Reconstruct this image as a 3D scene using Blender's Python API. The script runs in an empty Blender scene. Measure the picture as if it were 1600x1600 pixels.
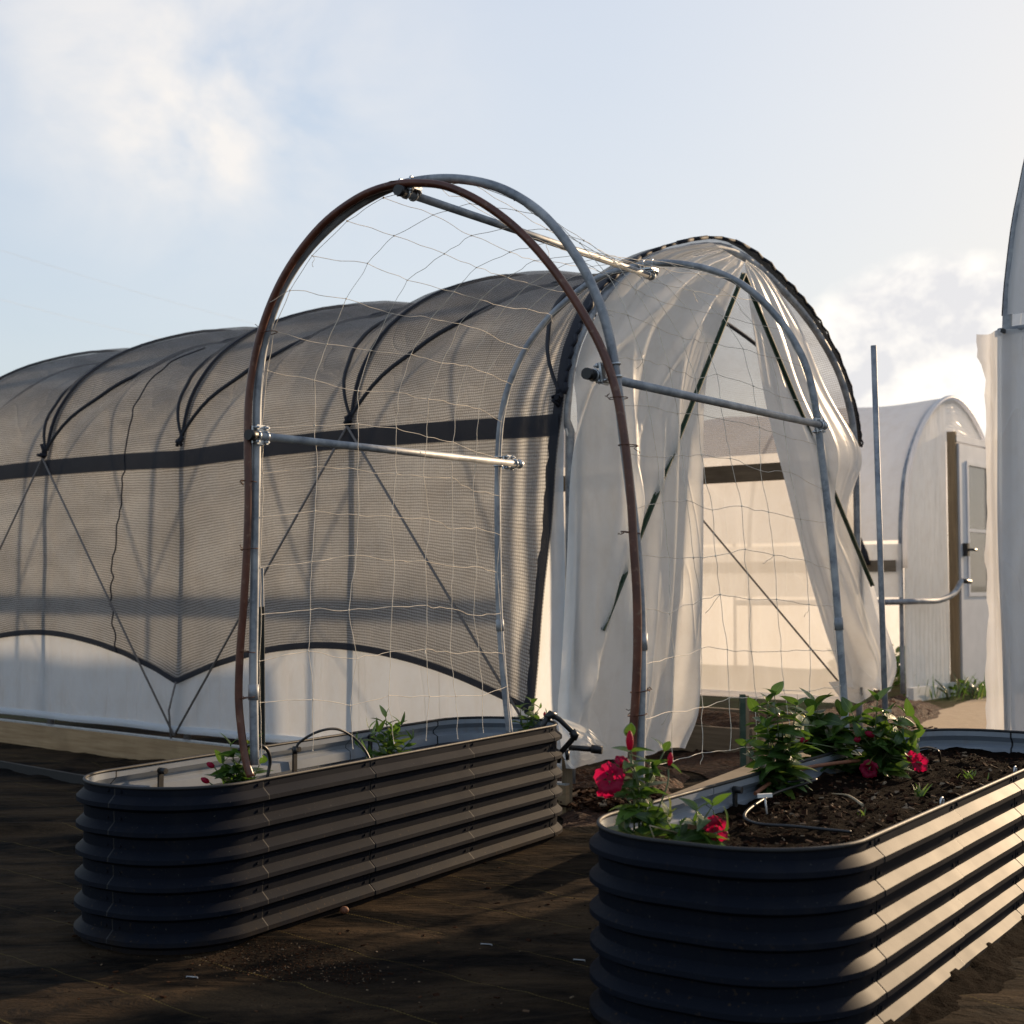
import bpy, bmesh, math, random
from mathutils import Vector, Matrix, noise
random.seed(7)
R = math.radians
SC = bpy.context.scene
COL = SC.collection
# ------------------------------------------------------------------ camera
F = 2150.0; PITCH = math.atan(115 / F); CAMZ = 1.0
cd = bpy.data.cameras.new('camera'); cam = bpy.data.objects.new('camera', cd); COL.objects.link(cam)
cam.location = (0, 0, CAMZ); cam.rotation_euler = (math.pi / 2 + PITCH, 0, 0)
cd.sensor_width = 36; cd.sensor_fit = 'HORIZONTAL'; cd.lens = 36 * F / 1600
cd.clip_end = 3000; cd.clip_start = .05
cd.dof.use_dof = True; cd.dof.focus_distance = 4.6; cd.dof.aperture_fstop = 5.0
SC.camera = cam
# ------------------------------------------------------------------ light
SUN_AZ, SUN_EL = 45.0, 16.0          # azimuth clockwise from +Y (view axis)
SKY = .090
SUNP = 3.4
EXPO = 0.80
SC.view_settings.view_transform = 'Standard'; SC.view_settings.look = 'None'
SC.view_settings.exposure = EXPO; SC.view_settings.gamma = 1
SC.cycles.max_bounces = 10; SC.cycles.transparent_max_bounces = 24
SC.cycles.transmission_bounces = 8; SC.cycles.diffuse_bounces = 4
SC.cycles.caustics_reflective = False; SC.cycles.caustics_refractive = False
SC.cycles.sample_clamp_indirect = 8
ld = bpy.data.lights.new('sun', 'SUN'); sun = bpy.data.objects.new('sun', ld); COL.objects.link(sun)
ld.energy = SUNP; ld.angle = R(.9); ld.color = (1, .73, .46)
sdir = Vector((math.sin(R(SUN_AZ)) * math.cos(R(SUN_EL)), math.cos(R(SUN_AZ)) * math.cos(R(SUN_EL)), math.sin(R(SUN_EL))))
sun.rotation_euler = sdir.to_track_quat('Z', 'Y').to_euler(); sun.location = (0, 0, 20)

class NT:
    """small helper for node trees"""
    def __init__(s, tree): s.t = tree; s.n = tree.nodes; s.l = tree.links
    def add(s, typ, **k):
        nd = s.n.new(typ)
        for a, v in k.items():
            if a.startswith('i_'): s.set(nd.inputs[a[2:].replace('_', ' ')], v)
            elif a.startswith('n') and a[1:].isdigit(): s.set(nd.inputs[int(a[1:])], v)
            else: setattr(nd, a, v)
        return nd
    def set(s, inp, v):
        if isinstance(v, bpy.types.NodeSocket): s.l.new(v, inp)
        elif isinstance(v, bpy.types.Node): s.l.new(v.outputs[0], inp)
        else:
            if hasattr(inp.default_value, '__len__') and not hasattr(v, '__len__'): v = (v,) * len(inp.default_value)
            if hasattr(v, '__len__') and len(v) == 3 and len(inp.default_value) == 4: v = (*v, 1)
            inp.default_value = v
    def math(s, op, a, b=0., c=0., clamp=False):
        nd = s.add('ShaderNodeMath', operation=op, use_clamp=clamp); s.set(nd.inputs[0], a); s.set(nd.inputs[1], b); s.set(nd.inputs[2], c)
        return nd.outputs[0]
    def mix(s, f, a, b, blend='MIX'):
        nd = s.add('ShaderNodeMix', data_type='RGBA', blend_type=blend)
        s.set(nd.inputs[0], f); s.set(nd.inputs[6], a); s.set(nd.inputs[7], b); return nd.outputs[2]
    def ramp(s, f, stops):
        nd = s.add('ShaderNodeValToRGB'); s.set(nd.inputs[0], f); e = nd.color_ramp.elements
        while len(e) < len(stops): e.new(.5)
        for q, (p, c) in zip(e, stops): q.position = p; q.color = (*c, 1) if hasattr(c, '__len__') else (c, c, c, 1)
        return nd.outputs[0]
    def noise(s, vec, scale, detail=3, rough=.5, dist=0.):
        nd = s.add('ShaderNodeTexNoise'); s.set(nd.inputs['Vector'], vec); s.set(nd.inputs['Scale'], scale)
        s.set(nd.inputs['Detail'], detail); s.set(nd.inputs['Roughness'], rough); s.set(nd.inputs['Distortion'], dist); return nd.outputs[0]
    def map(s, vec, scale=(1, 1, 1), rot=(0, 0, 0), loc=(0, 0, 0)):
        nd = s.add('ShaderNodeMapping'); s.set(nd.inputs[0], vec); nd.inputs[1].default_value = loc; nd.inputs[2].default_value = rot; nd.inputs[3].default_value = scale; return nd.outputs[0]
    def bump(s, h, strength=.3, dist=.01, normal=None):
        nd = s.add('ShaderNodeBump'); s.set(nd.inputs['Height'], h); nd.inputs['Strength'].default_value = strength; nd.inputs['Distance'].default_value = dist
        if normal: s.set(nd.inputs['Normal'], normal)
        return nd.outputs[0]

W_ = bpy.data.worlds.new('World'); SC.world = W_; W_.use_nodes = True
wt = NT(W_.node_tree); bg = wt.n['Background']
sky = wt.add('ShaderNodeTexSky', sky_type='NISHITA'); sky.sun_disc = False
sky.sun_elevation = R(SUN_EL); sky.sun_rotation = R(SUN_AZ); sky.dust_density = 2.2; sky.air_density = 1.0; sky.ozone_density = 1.4; sky.altitude = 0
tc = wt.add('ShaderNodeTexCoord').outputs['Generated']
def pdir(px, py):
    v = Vector(((px - 800) / F, 1, (800 - py) / F)); v = Matrix.Rotation(PITCH, 3, 'X') @ v; return v.normalized()
def blob(px, py, width, sx=1.):
    d = pdir(px, py)
    sub = wt.add('ShaderNodeVectorMath', operation='SUBTRACT'); wt.set(sub.inputs[0], tc); sub.inputs[1].default_value = d
    mp = wt.map(sub.outputs[0], (1 / sx, 1, 1))
    ln = wt.add('ShaderNodeVectorMath', operation='LENGTH'); wt.set(ln.inputs[0], mp)
    q = wt.math('DIVIDE', ln.outputs['Value'], width); q = wt.math('POWER', q, 2.); q = wt.math('MULTIPLY', q, -1.)
    return wt.math('EXPONENT', q)
skyc = sky.outputs[0]
# thin high cloud evens out the glow round the sun: compress by luminance
lum0 = wt.add('ShaderNodeRGBToBW'); wt.set(lum0.inputs[0], skyc)
fac0 = wt.math('DIVIDE', 6.4, wt.math('ADD', lum0.outputs[0], 1.5))
sc_ = wt.add('ShaderNodeVectorMath', operation='SCALE'); wt.set(sc_.inputs[0], skyc); wt.set(sc_.inputs['Scale'], fac0)
skyc = sc_.outputs[0]
# thin overall veil of haze: desaturates the blue towards a pale sky
lum = wt.add('ShaderNodeRGBToBW'); wt.set(lum.inputs[0], skyc)
pale = wt.add('ShaderNodeMix', data_type='RGBA', blend_type='MULTIPLY'); pale.inputs[0].default_value = 1
wt.set(pale.inputs[6], lum.outputs[0]); pale.inputs[7].default_value = (1.0, 1.03, 1.08, 1)
skyc = wt.mix(.50, skyc, pale.outputs[2])
n1 = wt.noise(wt.map(tc, (7, 7, 9)), 1.0, 7, .55, .3)
n2 = wt.noise(wt.map(tc, (13, 13, 17), loc=(3, 1, 2)), 1.0, 8, .60, .15)
big = wt.math('ADD', wt.math('ADD', blob(370, 110, .10, 1.25), blob(300, 240, .05, 1.6)), wt.math('MULTIPLY', blob(40, 0, .09), .35))
c1 = wt.math('MULTIPLY', big, wt.math('ADD', wt.math('MULTIPLY', wt.math('SUBTRACT', n1, .38), 3.0), .25, clamp=True), clamp=True)
low = wt.math('ADD', blob(1470, 545, .070, 1.4), wt.math('MULTIPLY', blob(1340, 610, .035, 1.6), .8))
cl2 = wt.math('MULTIPLY', wt.math('SUBTRACT', wt.math('MULTIPLY', low, wt.math('ADD', n2, .52)), .38), 5.5, clamp=True)
veil = wt.math('MULTIPLY', wt.math('SUBTRACT', wt.noise(wt.map(tc, (2.5, 2.5, 7)), 1.0, 5, .6, .6), .44), 1.4, clamp=True)
skyc = wt.mix(wt.math('MULTIPLY', veil, .30), skyc, (5.3, 5.4, 5.6))
skyc = wt.mix(wt.math('MULTIPLY', c1, .85), skyc, (6.4, 6.05, 5.7))
cshade = wt.mix(wt.math('MULTIPLY', wt.math('SUBTRACT', n2, .42), 6., clamp=True), (5.2, 5.15, 5.3), (7.8, 7.4, 6.8))
skyc = wt.mix(wt.math('MULTIPLY', cl2, .85), skyc, cshade)
wt.set(bg.inputs[0], skyc); bg.inputs[1].default_value = SKY

# ------------------------------------------------------------------ picture / world helpers
def ray(px, py):
    x = (px - 800) / F; z = (800 - py) / F
    return Vector((x, math.cos(PITCH) - z * math.sin(PITCH), math.sin(PITCH) + z * math.cos(PITCH)))
def Z(px, py, h):
    r = ray(px, py); t = (h - CAMZ) / r.z; return Vector((0, 0, CAMZ)) + r * t
def D(px, py, y):
    r = ray(px, py); return Vector((0, 0, CAMZ)) + r * (y / r.y)
def PL(px, py, p0, nrm, off=0.):
    r = ray(px, py); c = Vector((0, 0, CAMZ)); t = ((p0 + nrm * off) - c).dot(nrm) / r.dot(nrm); return c + r * t

# ------------------------------------------------------------------ materials
MATS = {}
def mat(name, build):
    m = bpy.data.materials.new(name); m.use_nodes = True; nt = NT(m.node_tree)
    for n in list(nt.n):
        if n.type != 'OUTPUT_MATERIAL': nt.n.remove(n)
    out = [n for n in nt.n if n.type == 'OUTPUT_MATERIAL'][0]
    nt.co = nt.add('ShaderNodeTexCoord'); nt.obj = nt.co.outputs['Object']; nt.uv = nt.co.outputs['UV']
    nt.l.new(build(nt), out.inputs[0]); MATS[name] = m; return m
def princ(nt, col, rough=.5, metal=0., normal=None, spec=.5, **k):
    b = nt.add('ShaderNodeBsdfPrincipled'); nt.set(b.inputs['Base Color'], col); nt.set(b.inputs['Roughness'], rough); nt.set(b.inputs['Metallic'], metal)
    nt.set(b.inputs['Specular IOR Level'], spec)
    if normal: nt.set(b.inputs['Normal'], normal)
    for a, v in k.items(): nt.set(b.inputs[a.replace('_', ' ')], v)
    return b.outputs[0]
def simple(name, col, rough=.5, metal=0., var=.25, scale=20, bump=.15, spec=.5):
    def f(nt):
        n = nt.noise(nt.obj, scale, 5, .6)
        c = nt.mix(nt.ramp(n, [(.3, 0.), (.7, 1.)]), tuple(x * (1 - var) for x in col), tuple(min(1, x * (1 + var)) for x in col))
        return princ(nt, c, nt.math('ADD', rough - .1, nt.math('MULTIPLY', n, .2)), metal, nt.bump(n, bump, .004), spec)
    return mat(name, f)
def steel_f(nt):
    v = nt.add('ShaderNodeTexVoronoi'); nt.set(v.inputs['Vector'], nt.obj); v.inputs['Scale'].default_value = 70
    n = nt.noise(nt.obj, 9, 6, .65)
    c = nt.mix(v.outputs['Color'], (.17, .185, .205), (.27, .29, .32)); c = nt.mix(nt.ramp(n, [(.42, 0.), (.62, 1.)]), c, (.42, .43, .44))
    return princ(nt, c, nt.math('ADD', .46, nt.math('MULTIPLY', n, .25)), .35, nt.bump(n, .12, .002))
M_STEEL = mat('galvanised_steel', steel_f)
M_ZINC = simple('bright_zinc', (.50, .52, .54), .35, .7, .2, 60)
M_BLACK = simple('black_plastic', (.012, .012, .013), .42, 0, .3, 40)
M_RUBBER = simple('black_rubber', (.008, .008, .009), .6, 0, .3, 40)
M_WIRE = simple('rusty_wire', (.10, .035, .015), .7, .4, .4, 90)
def hose_f(nt):
    n = nt.noise(nt.obj, 14, 6, .65)
    c = nt.mix(nt.ramp(n, [(.35, 0.), (.65, 1.)]), (.075, .022, .013), (.14, .045, .024))
    c = nt.mix(nt.ramp(nt.noise(nt.obj, 60, 3), [(.6, 0.), (.75, 1.)]), c, (.20, .11, .07))
    return princ(nt, c, .36, 0, nt.bump(n, .1, .002))
M_HOSE = mat('brown_tube_plastic', hose_f)
def bed_out(nt):
    n = nt.noise(nt.obj, 3.5, 6, .6); f = nt.noise(nt.obj, 160, 2)
    c = nt.mix(n, (.0055, .007, .012), (.010, .0125, .019))
    st = nt.noise(nt.map(nt.obj, (14, 14, 1.2)), 1, 5, .6)
    c = nt.mix(nt.ramp(st, [(.55, 0.), (.8, .20)]), c, (.032, .029, .027))
    c = nt.mix(nt.ramp(f, [(.72, 0.), (.80, .4)]), c, (.22, .2, .17))
    sp = nt.add('ShaderNodeSeparateXYZ'); nt.set(sp.inputs[0], nt.obj)
    mud = nt.math('MULTIPLY', nt.math('SUBTRACT', .17, nt.math('ADD', sp.outputs[2], nt.math('MULTIPLY', nt.noise(nt.obj, 7, 6, .7), .22))), 12., clamp=True)
    c = nt.mix(nt.math('MULTIPLY', mud, .75), c, (.026, .019, .013))
    spl = nt.noise(nt.obj, 75, 3, .6); c = nt.mix(nt.math('MULTIPLY', nt.ramp(spl, [(.64, 0.), (.70, 1.)]), nt.math('SUBTRACT', .8, nt.math('MULTIPLY', sp.outputs[2], 1.7), clamp=True)), c, (.055, .038, .024))
    return princ(nt, c, nt.math('ADD', .48, nt.math('MULTIPLY', n, .12)), .0, nt.bump(nt.noise(nt.obj, 5, 2), .10, .02), .046)
M_BEDOUT = mat('charcoal_coated_steel', bed_out)
def bed_in(nt):
    n = nt.noise(nt.obj, 6, 6, .65)
    c = nt.mix(n, (.22, .25, .29), (.32, .35, .39)); c = nt.mix(nt.ramp(nt.noise(nt.map(nt.obj, (20, 20, 3)), 1, 4), [(.58, 0.), (.75, .5)]), c, (.22, .19, .16))
    return princ(nt, c, .42, .25, nt.bump(n, .1, .005))
M_BEDIN = mat('pale_inner_coating', bed_in)
def poly_f(tr=.12, col=(.86, .85, .82), gloss=.30, wr=1.0, tl=.62):
    def f(nt):
        w1 = nt.noise(nt.map(nt.uv, (1.5, .7, 1), (0, 0, R(20))), 1.6, 2, .45, .7)
        def ridge(scale, rot, sx, sy, dist, sharp):
            q = nt.noise(nt.map(nt.uv, (sx, sy, 1), (0, 0, R(rot))), scale, 1.5, .5, dist)
            return nt.math('POWER', nt.math('SUBTRACT', 1., nt.math('ABSOLUTE', nt.math('MULTIPLY', nt.math('SUBTRACT', q, .5), 6.)), clamp=True), sharp)
        c1, c2 = ridge(1.3, 38, 2.4, .6, .5, 5.), ridge(2.4, -28, 1.8, .5, .9, 7.)
        crease = nt.math('MULTIPLY', nt.math('ADD', c1, c2), .5)
        fine = nt.noise(nt.uv, 26, 3, .5, .4)
        h = nt.math('ADD', nt.math('ADD', w1, nt.math('MULTIPLY', crease, .12)), nt.math('MULTIPLY', fine, .025))
        nrm = nt.bump(h, .75 * wr, .05)
        dirt = nt.ramp(nt.noise(nt.uv, 7, 6, .7), [(.45, 0.), (.8, .30)])
        c = nt.mix(dirt, col, (.60, .52, .42))
        b = princ(nt, c, gloss, 0, nrm, .5)
        t = nt.add('ShaderNodeBsdfTranslucent'); nt.set(t.inputs[0], nt.mix(nt.math('MULTIPLY', crease, .5), c, (1, 1, 1))); nt.set(t.inputs['Normal'], nrm)  # creases whitened in the colour: painted highlights on the folds
        m = nt.add('ShaderNodeMixShader', n0=tl); nt.l.new(b, m.inputs[1]); nt.l.new(t.outputs[0], m.inputs[2])
        tp = nt.add('ShaderNodeBsdfTransparent'); tp.inputs[0].default_value = (.97, .96, .93, 1)
        lw = nt.add('ShaderNodeLayerWeight'); lw.inputs[0].default_value = .35
        fac = nt.math('MULTIPLY', nt.math('SUBTRACT', 1., lw.outputs['Facing'], clamp=True), tr * 1.5)
        m2 = nt.add('ShaderNodeMixShader', n0=fac); nt.l.new(m.outputs[0], m2.inputs[1]); nt.l.new(tp.outputs[0], m2.inputs[2])
        return m2.outputs[0]
    return f
M_POLY = mat('milky_poly_film', poly_f(.035, (.82, .86, .90), .3, 1.8, .62))
M_POLYC = mat('curtain_poly_film', poly_f(.03, (.97, .96, .93), .30, .8, .70))
M_POLYR = mat('sunward_poly_film', poly_f(.20, (.80, .78, .75), .3, 1.0, .44))
M_POLYE = mat('edge_poly_film', poly_f(.06, (.70, .70, .71), .3, 1.2, .42))
M_POLYF = mat('far_poly_film', poly_f(.04, (.88, .88, .90), .4, .6, .6))
def shade_f(nt):
    sep = nt.add('ShaderNodeSeparateXYZ'); wob = nt.noise(nt.uv, 5, 3)
    nt.set(sep.inputs[0], nt.uv)
    u, v = sep.outputs[0], sep.outputs[1]
    v2 = nt.math('ADD', v, nt.math('MULTIPLY', wob, .02)); u2 = nt.math('ADD', u, nt.math('MULTIPLY', wob, .015))
    rows = nt.math('MULTIPLY', nt.math('ADD', nt.math('SINE', nt.math('MULTIPLY', v2, 2 * math.pi / .0135)), 1.), .5)
    cols = nt.math('MULTIPLY', nt.math('ADD', nt.math('SINE', nt.math('MULTIPLY', u2, 2 * math.pi / .0120)), 1.), .5)
    fib = nt.noise(nt.map(nt.uv, (25, 160, 1)), 1, 4, .7); mott = nt.noise(nt.map(nt.uv, (1.5, 3.5, 1)), 1, 5, .6, .6)
    fine = nt.noise(nt.uv, 170, 3, .8)
    hole = nt.math('ADD', .13, nt.math('MULTIPLY', nt.math('MULTIPLY', nt.math('ADD', nt.math('MULTIPLY', rows, .7), .3), nt.math('ADD', nt.math('MULTIPLY', cols, .5), .5)), .50))
    hole = nt.math('ADD', hole, nt.math('MULTIPLY', nt.math('SUBTRACT', fine, .5), .55))
    hole = nt.math('ADD', hole, nt.math('MULTIPLY', nt.math('SUBTRACT', mott, .5), .40))
    hole = nt.math('ADD', hole, nt.math('MULTIPLY', nt.math('SUBTRACT', fib, .5), .25), clamp=True)
    c = nt.mix(fine, (.030, .027, .026), (.095, .086, .080))
    d = princ(nt, c, .8, 0, nt.bump(rows, .3, .003), .2)
    t = nt.add('ShaderNodeBsdfTranslucent'); nt.set(t.inputs[0], (.27, .26, .26))
    m = nt.add('ShaderNodeMixShader', n0=.45); nt.l.new(d, m.inputs[1]); nt.l.new(t.outputs[0], m.inputs[2])
    tp = nt.add('ShaderNodeBsdfTransparent')
    m2 = nt.add('ShaderNodeMixShader'); nt.set(m2.inputs[0], hole); nt.l.new(m.outputs[0], m2.inputs[1]); nt.l.new(tp.outputs[0], m2.inputs[2])
    return m2.outputs[0]
M_SHADE = mat('knitted_shade_cloth', shade_f)
def band_f(nt):
    fine = nt.noise(nt.obj, 120, 3, .8)
    d = princ(nt, nt.mix(fine, (.005, .006, .011), (.018, .020, .030)), .7, 0, nt.bump(fine, .4, .004), .3)
    tp = nt.add('ShaderNodeBsdfTransparent'); m2 = nt.add('ShaderNodeMixShader', n0=nt.math('MULTIPLY', fine, .08)); nt.l.new(d, m2.inputs[1]); nt.l.new(tp.outputs[0], m2.inputs[2])
    return m2.outputs[0]
M_BAND = mat('black_webbing', band_f)
def wood_f(a, b, gs=(3, 3, 60)):
    def f(nt):
        g = nt.noise(nt.map(nt.obj, gs), 1, 5, .65, .3); g2 = nt.noise(nt.obj, 4, 4)
        k = nt.add('ShaderNodeTexVoronoi'); nt.set(k.inputs['Vector'], nt.map(nt.obj, (3, 3, 9))); k.inputs['Scale'].default_value = 1.
        c = nt.mix(nt.ramp(g, [(.3, 0.), (.7, 1.)]), a, b); c = nt.mix(nt.ramp(k.outputs['Distance'], [(.03, .8), (.10, 0.)]), c, tuple(x * .35 for x in a))
        c = nt.mix(nt.ramp(g2, [(.5, 0.), (.8, .5)]), c, tuple(x * .6 for x in a))
        return princ(nt, c, .75, 0, nt.bump(g, .3, .003), .3)
    return f
M_WOOD = mat('pine_timber', wood_f((.27, .17, .085), (.42, .29, .16)))
M_WOODG = mat('weathered_timber', wood_f((.16, .12, .08), (.27, .21, .14)))
M_WOODV = mat('upright_pine', wood_f((.20, .14, .08), (.33, .24, .14), (60, 60, 3)))
def soil_f(nt):
    n = nt.noise(nt.obj, 26, 7, .7); n2 = nt.noise(nt.obj, 110, 4, .7)
    c = nt.ramp(n, [(.25, (.004, .0025, .002)), (.5, (.008, .0048, .0032)), (.8, (.020, .0115, .007))])
    c = nt.mix(nt.ramp(n2, [(.66, 0.), (.72, .5)]), c, (.06, .038, .024))
    return princ(nt, c, .9, 0, nt.bump(nt.math('ADD', n, nt.math('MULTIPLY', n2, .6)), 1.0, .02), .02)
M_SOIL = mat('dark_compost', soil_f)
def mulch_f(nt):
    v = nt.add('ShaderNodeTexVoronoi'); nt.set(v.inputs['Vector'], nt.map(nt.obj, (30, 70, 40), (0, 0, .6))); v.inputs['Scale'].default_value = 1.
    n = nt.noise(nt.obj, 20, 6, .7)
    c = nt.mix(v.outputs['Color'], (.035, .014, .008), (.14, .062, .030)); c = nt.mix(nt.ramp(n, [(.35, .8), (.6, 0.)]), c, (.012, .007, .005))
    return princ(nt, c, .85, 0, nt.bump(nt.math('ADD', n, v.outputs['Distance']), 1., .03), .25)
M_MULCH = mat('red_brown_mulch', mulch_f)
def chip_f(nt):
    oi = nt.add('ShaderNodeNewGeometry'); n = nt.noise(nt.obj, 90, 2)
    c = nt.ramp(oi.outputs['Random Per Island'], [(0., (.008, .004, .003)), (.6, (.030, .012, .006)), (.88, (.062, .027, .013)), (1., (.28, .21, .14))])
    return princ(nt, c, .8, 0, nt.bump(n, .3, .003), .05)
M_CHIP = mat('wood_chip', chip_f)
def fabric_f(nt):
    """woven black ground cloth, dusty with painted-in sun streaks, with yellow marker stitching; bare earth and dry grass further off"""
    co = nt.obj
    sep = nt.add('ShaderNodeSeparateXYZ'); nt.set(sep.inputs[0], nt.map(co, (1, 1, 1), (0, 0, R(38.8))))
    a, b = sep.outputs[0], sep.outputs[1]
    sun_dust = nt.noise(nt.map(co, (1.2, 2.6, 1), (0, 0, R(-25))), 1.3, 7, .68, .5)
    fine = nt.noise(co, 55, 4, .7); thr = nt.noise(nt.map(co, (120, 260, 30), (0, 0, R(38.8))), 1, 3, .7)
    c = nt.mix(nt.ramp(sun_dust, [(.42, 0.), (.62, 1.)]), (.0035, .0033, .003), (.068, .045, .025))  # warm patches carry painted sun streaks over the dusty cloth
    c = nt.mix(nt.ramp(thr, [(.4, .5), (.62, 0.)]), c, (.008, .007, .007))
    c = nt.mix(nt.ramp(fine, [(.62, 0.), (.75, .5)]), c, (.07, .048, .028))
    wl = nt.math('ADD', b, nt.math('MULTIPLY', nt.noise(co, .8, 2), .02))
    fr = nt.math('ABSOLUTE', nt.math('SUBTRACT', nt.math('FRACT', nt.math('ADD', nt.math('DIVIDE', wl, .305), .62)), .5))
    dash = nt.math('GREATER_THAN', nt.math('FRACT', nt.math('DIVIDE', a, .011)), .35)
    line = nt.math('MULTIPLY', nt.math('LESS_THAN', fr, .0052), dash)
    line = nt.math('MULTIPLY', line, nt.ramp(nt.noise(co, 2.2, 3), [(.30, .15), (.55, .75)]))
    c = nt.mix(line, c, (.20, .15, .045))
    # farther ground: earth and dull grass
    sc = nt.add('ShaderNodeSeparateXYZ'); nt.set(sc.inputs[0], co)
    far = nt.math('MULTIPLY', nt.math('SUBTRACT', sc.outputs[1], 9.8), 1.2, clamp=True)
    e = nt.mix(nt.ramp(nt.noise(co, 1.5, 7, .65), [(.35, 0.), (.65, 1.)]), (.045, .028, .017), (.06, .075, .025))
    c = nt.mix(far, c, e)
    h = nt.math('ADD', nt.math('MULTIPLY', thr, .3), nt.math('MULTIPLY', fine, .5))
    wr = nt.noise(nt.map(co, (3.2, 8.5, 1), (0, 0, R(-14))), 1, 7, .62, 1.4)
    nrm = nt.bump(h, .45, .006, nt.bump(wr, .85, .045))
    return princ(nt, c, nt.math('ADD', .65, nt.math('MULTIPLY', sun_dust, .3)), 0, nrm, .03)
M_GROUND = mat('woven_ground_cloth', fabric_f)
def sand_f(nt):
    n = nt.noise(nt.obj, 12, 7, .65)
    c = nt.mix(n, (.30, .21, .13), (.50, .38, .25)); return princ(nt, c, .9, 0, nt.bump(n, .5, .02), .2)
M_SAND = mat('pale_sand', sand_f)
def leaf_f(nt):
    g = nt.add('ShaderNodeNewGeometry'); r = g.outputs['Random Per Island']
    c = nt.ramp(r, [(0., (.022, .052, .013)), (.55, (.040, .092, .020)), (.9, (.09, .165, .028)), (1., (.26, .24, .05))])
    sep = nt.add('ShaderNodeSeparateXYZ'); nt.set(sep.inputs[0], nt.uv)
    mid = nt.math('LESS_THAN', nt.math('ABSOLUTE', nt.math('SUBTRACT', sep.outputs[0], .5)), .035)
    vein = nt.math('LESS_THAN', nt.math('FRACT', nt.math('ADD', nt.math('MULTIPLY', sep.outputs[1], 9.), nt.math('MULTIPLY', nt.math('ABSOLUTE', nt.math('SUBTRACT', sep.outputs[0], .5)), -5.))), .10)
    c = nt.mix(nt.math('MULTIPLY', mid, .5), c, (.18, .26, .09)); c = nt.mix(nt.math('MULTIPLY', vein, .22), c, (.14, .22, .07))
    d = princ(nt, c, .32, 0, nt.bump(vein, .25, .002), .55)
    t = nt.add('ShaderNodeBsdfTranslucent'); nt.set(t.inputs[0], nt.mix(.5, c, (.16, .30, .03)))
    m = nt.add('ShaderNodeMixShader', n0=.38); nt.l.new(d, m.inputs[1]); nt.l.new(t.outputs[0], m.inputs[2]); return m.outputs[0]
M_LEAF = mat('glossy_leaf', leaf_f)
def petal_f(nt):
    n = nt.noise(nt.obj, 60, 4); c = nt.mix(n, (.20, .002, .024), (.40, .005, .055))
    d = princ(nt, c, .55, 0, nt.bump(n, .3, .003), .3)
    t = nt.add('ShaderNodeBsdfTranslucent'); nt.set(t.inputs[0], (.60, .008, .085))
    m = nt.add('ShaderNodeMixShader', n0=.45); nt.l.new(d, m.inputs[1]); nt.l.new(t.outputs[0], m.inputs[2]); return m.outputs[0]
M_PETAL = mat('magenta_petal', petal_f)
M_STEM = simple('green_stem', (.10, .13, .05), .5, 0, .3, 40)
M_DRY = simple('dry_stem', (.34, .27, .17), .7, 0, .3, 60)
M_NET = simple('pale_twine', (.74, .66, .54), .6, 0, .2, 60)
M_ROPE = simple('grey_rope', (.16, .14, .13), .8, 0, .3, 90)
M_ROPEB = simple('black_rope', (.012, .013, .018), .8, 0, .3, 90)
def stake_f(nt):
    n = nt.noise(nt.map(nt.obj, (4, 4, 9)), 1, 4, .6)
    c = nt.mix(nt.ramp(n, [(.52, 0.), (.60, 1.)]), (.022, .050, .028), (.05, .075, .05)); return princ(nt, c, .5, 0, nt.bump(n, .2, .003))
M_STAKE = mat('green_painted_steel', stake_f)
M_DOOR = simple('white_door_paint', (.62, .63, .66), .4, 0, .06, 6)
M_TAG = simple('white_plastic_tag', (.75, .73, .68), .5, 0, .1, 50)
M_YEL = simple('yellow_ball', (.62, .42, .03), .5, 0, .1, 50)
M_CLAY = simple('old_clay_pipe', (.20, .075, .035), .7, 0, .3, 40)
def glass_f(nt):
    g = nt.add('ShaderNodeBsdfGlossy'); g.inputs[0].default_value = (.8, .85, .9, 1); g.inputs[1].default_value = .04
    t = nt.add('ShaderNodeBsdfTransparent'); t.inputs[0].default_value = (.42, .44, .46, 1)
    m = nt.add('ShaderNodeMixShader', n0=.16); nt.l.new(t.outputs[0], m.inputs[1]); nt.l.new(g.outputs[0], m.inputs[2]); return m.outputs[0]
M_GLASS = mat('door_glass', glass_f)

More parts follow.
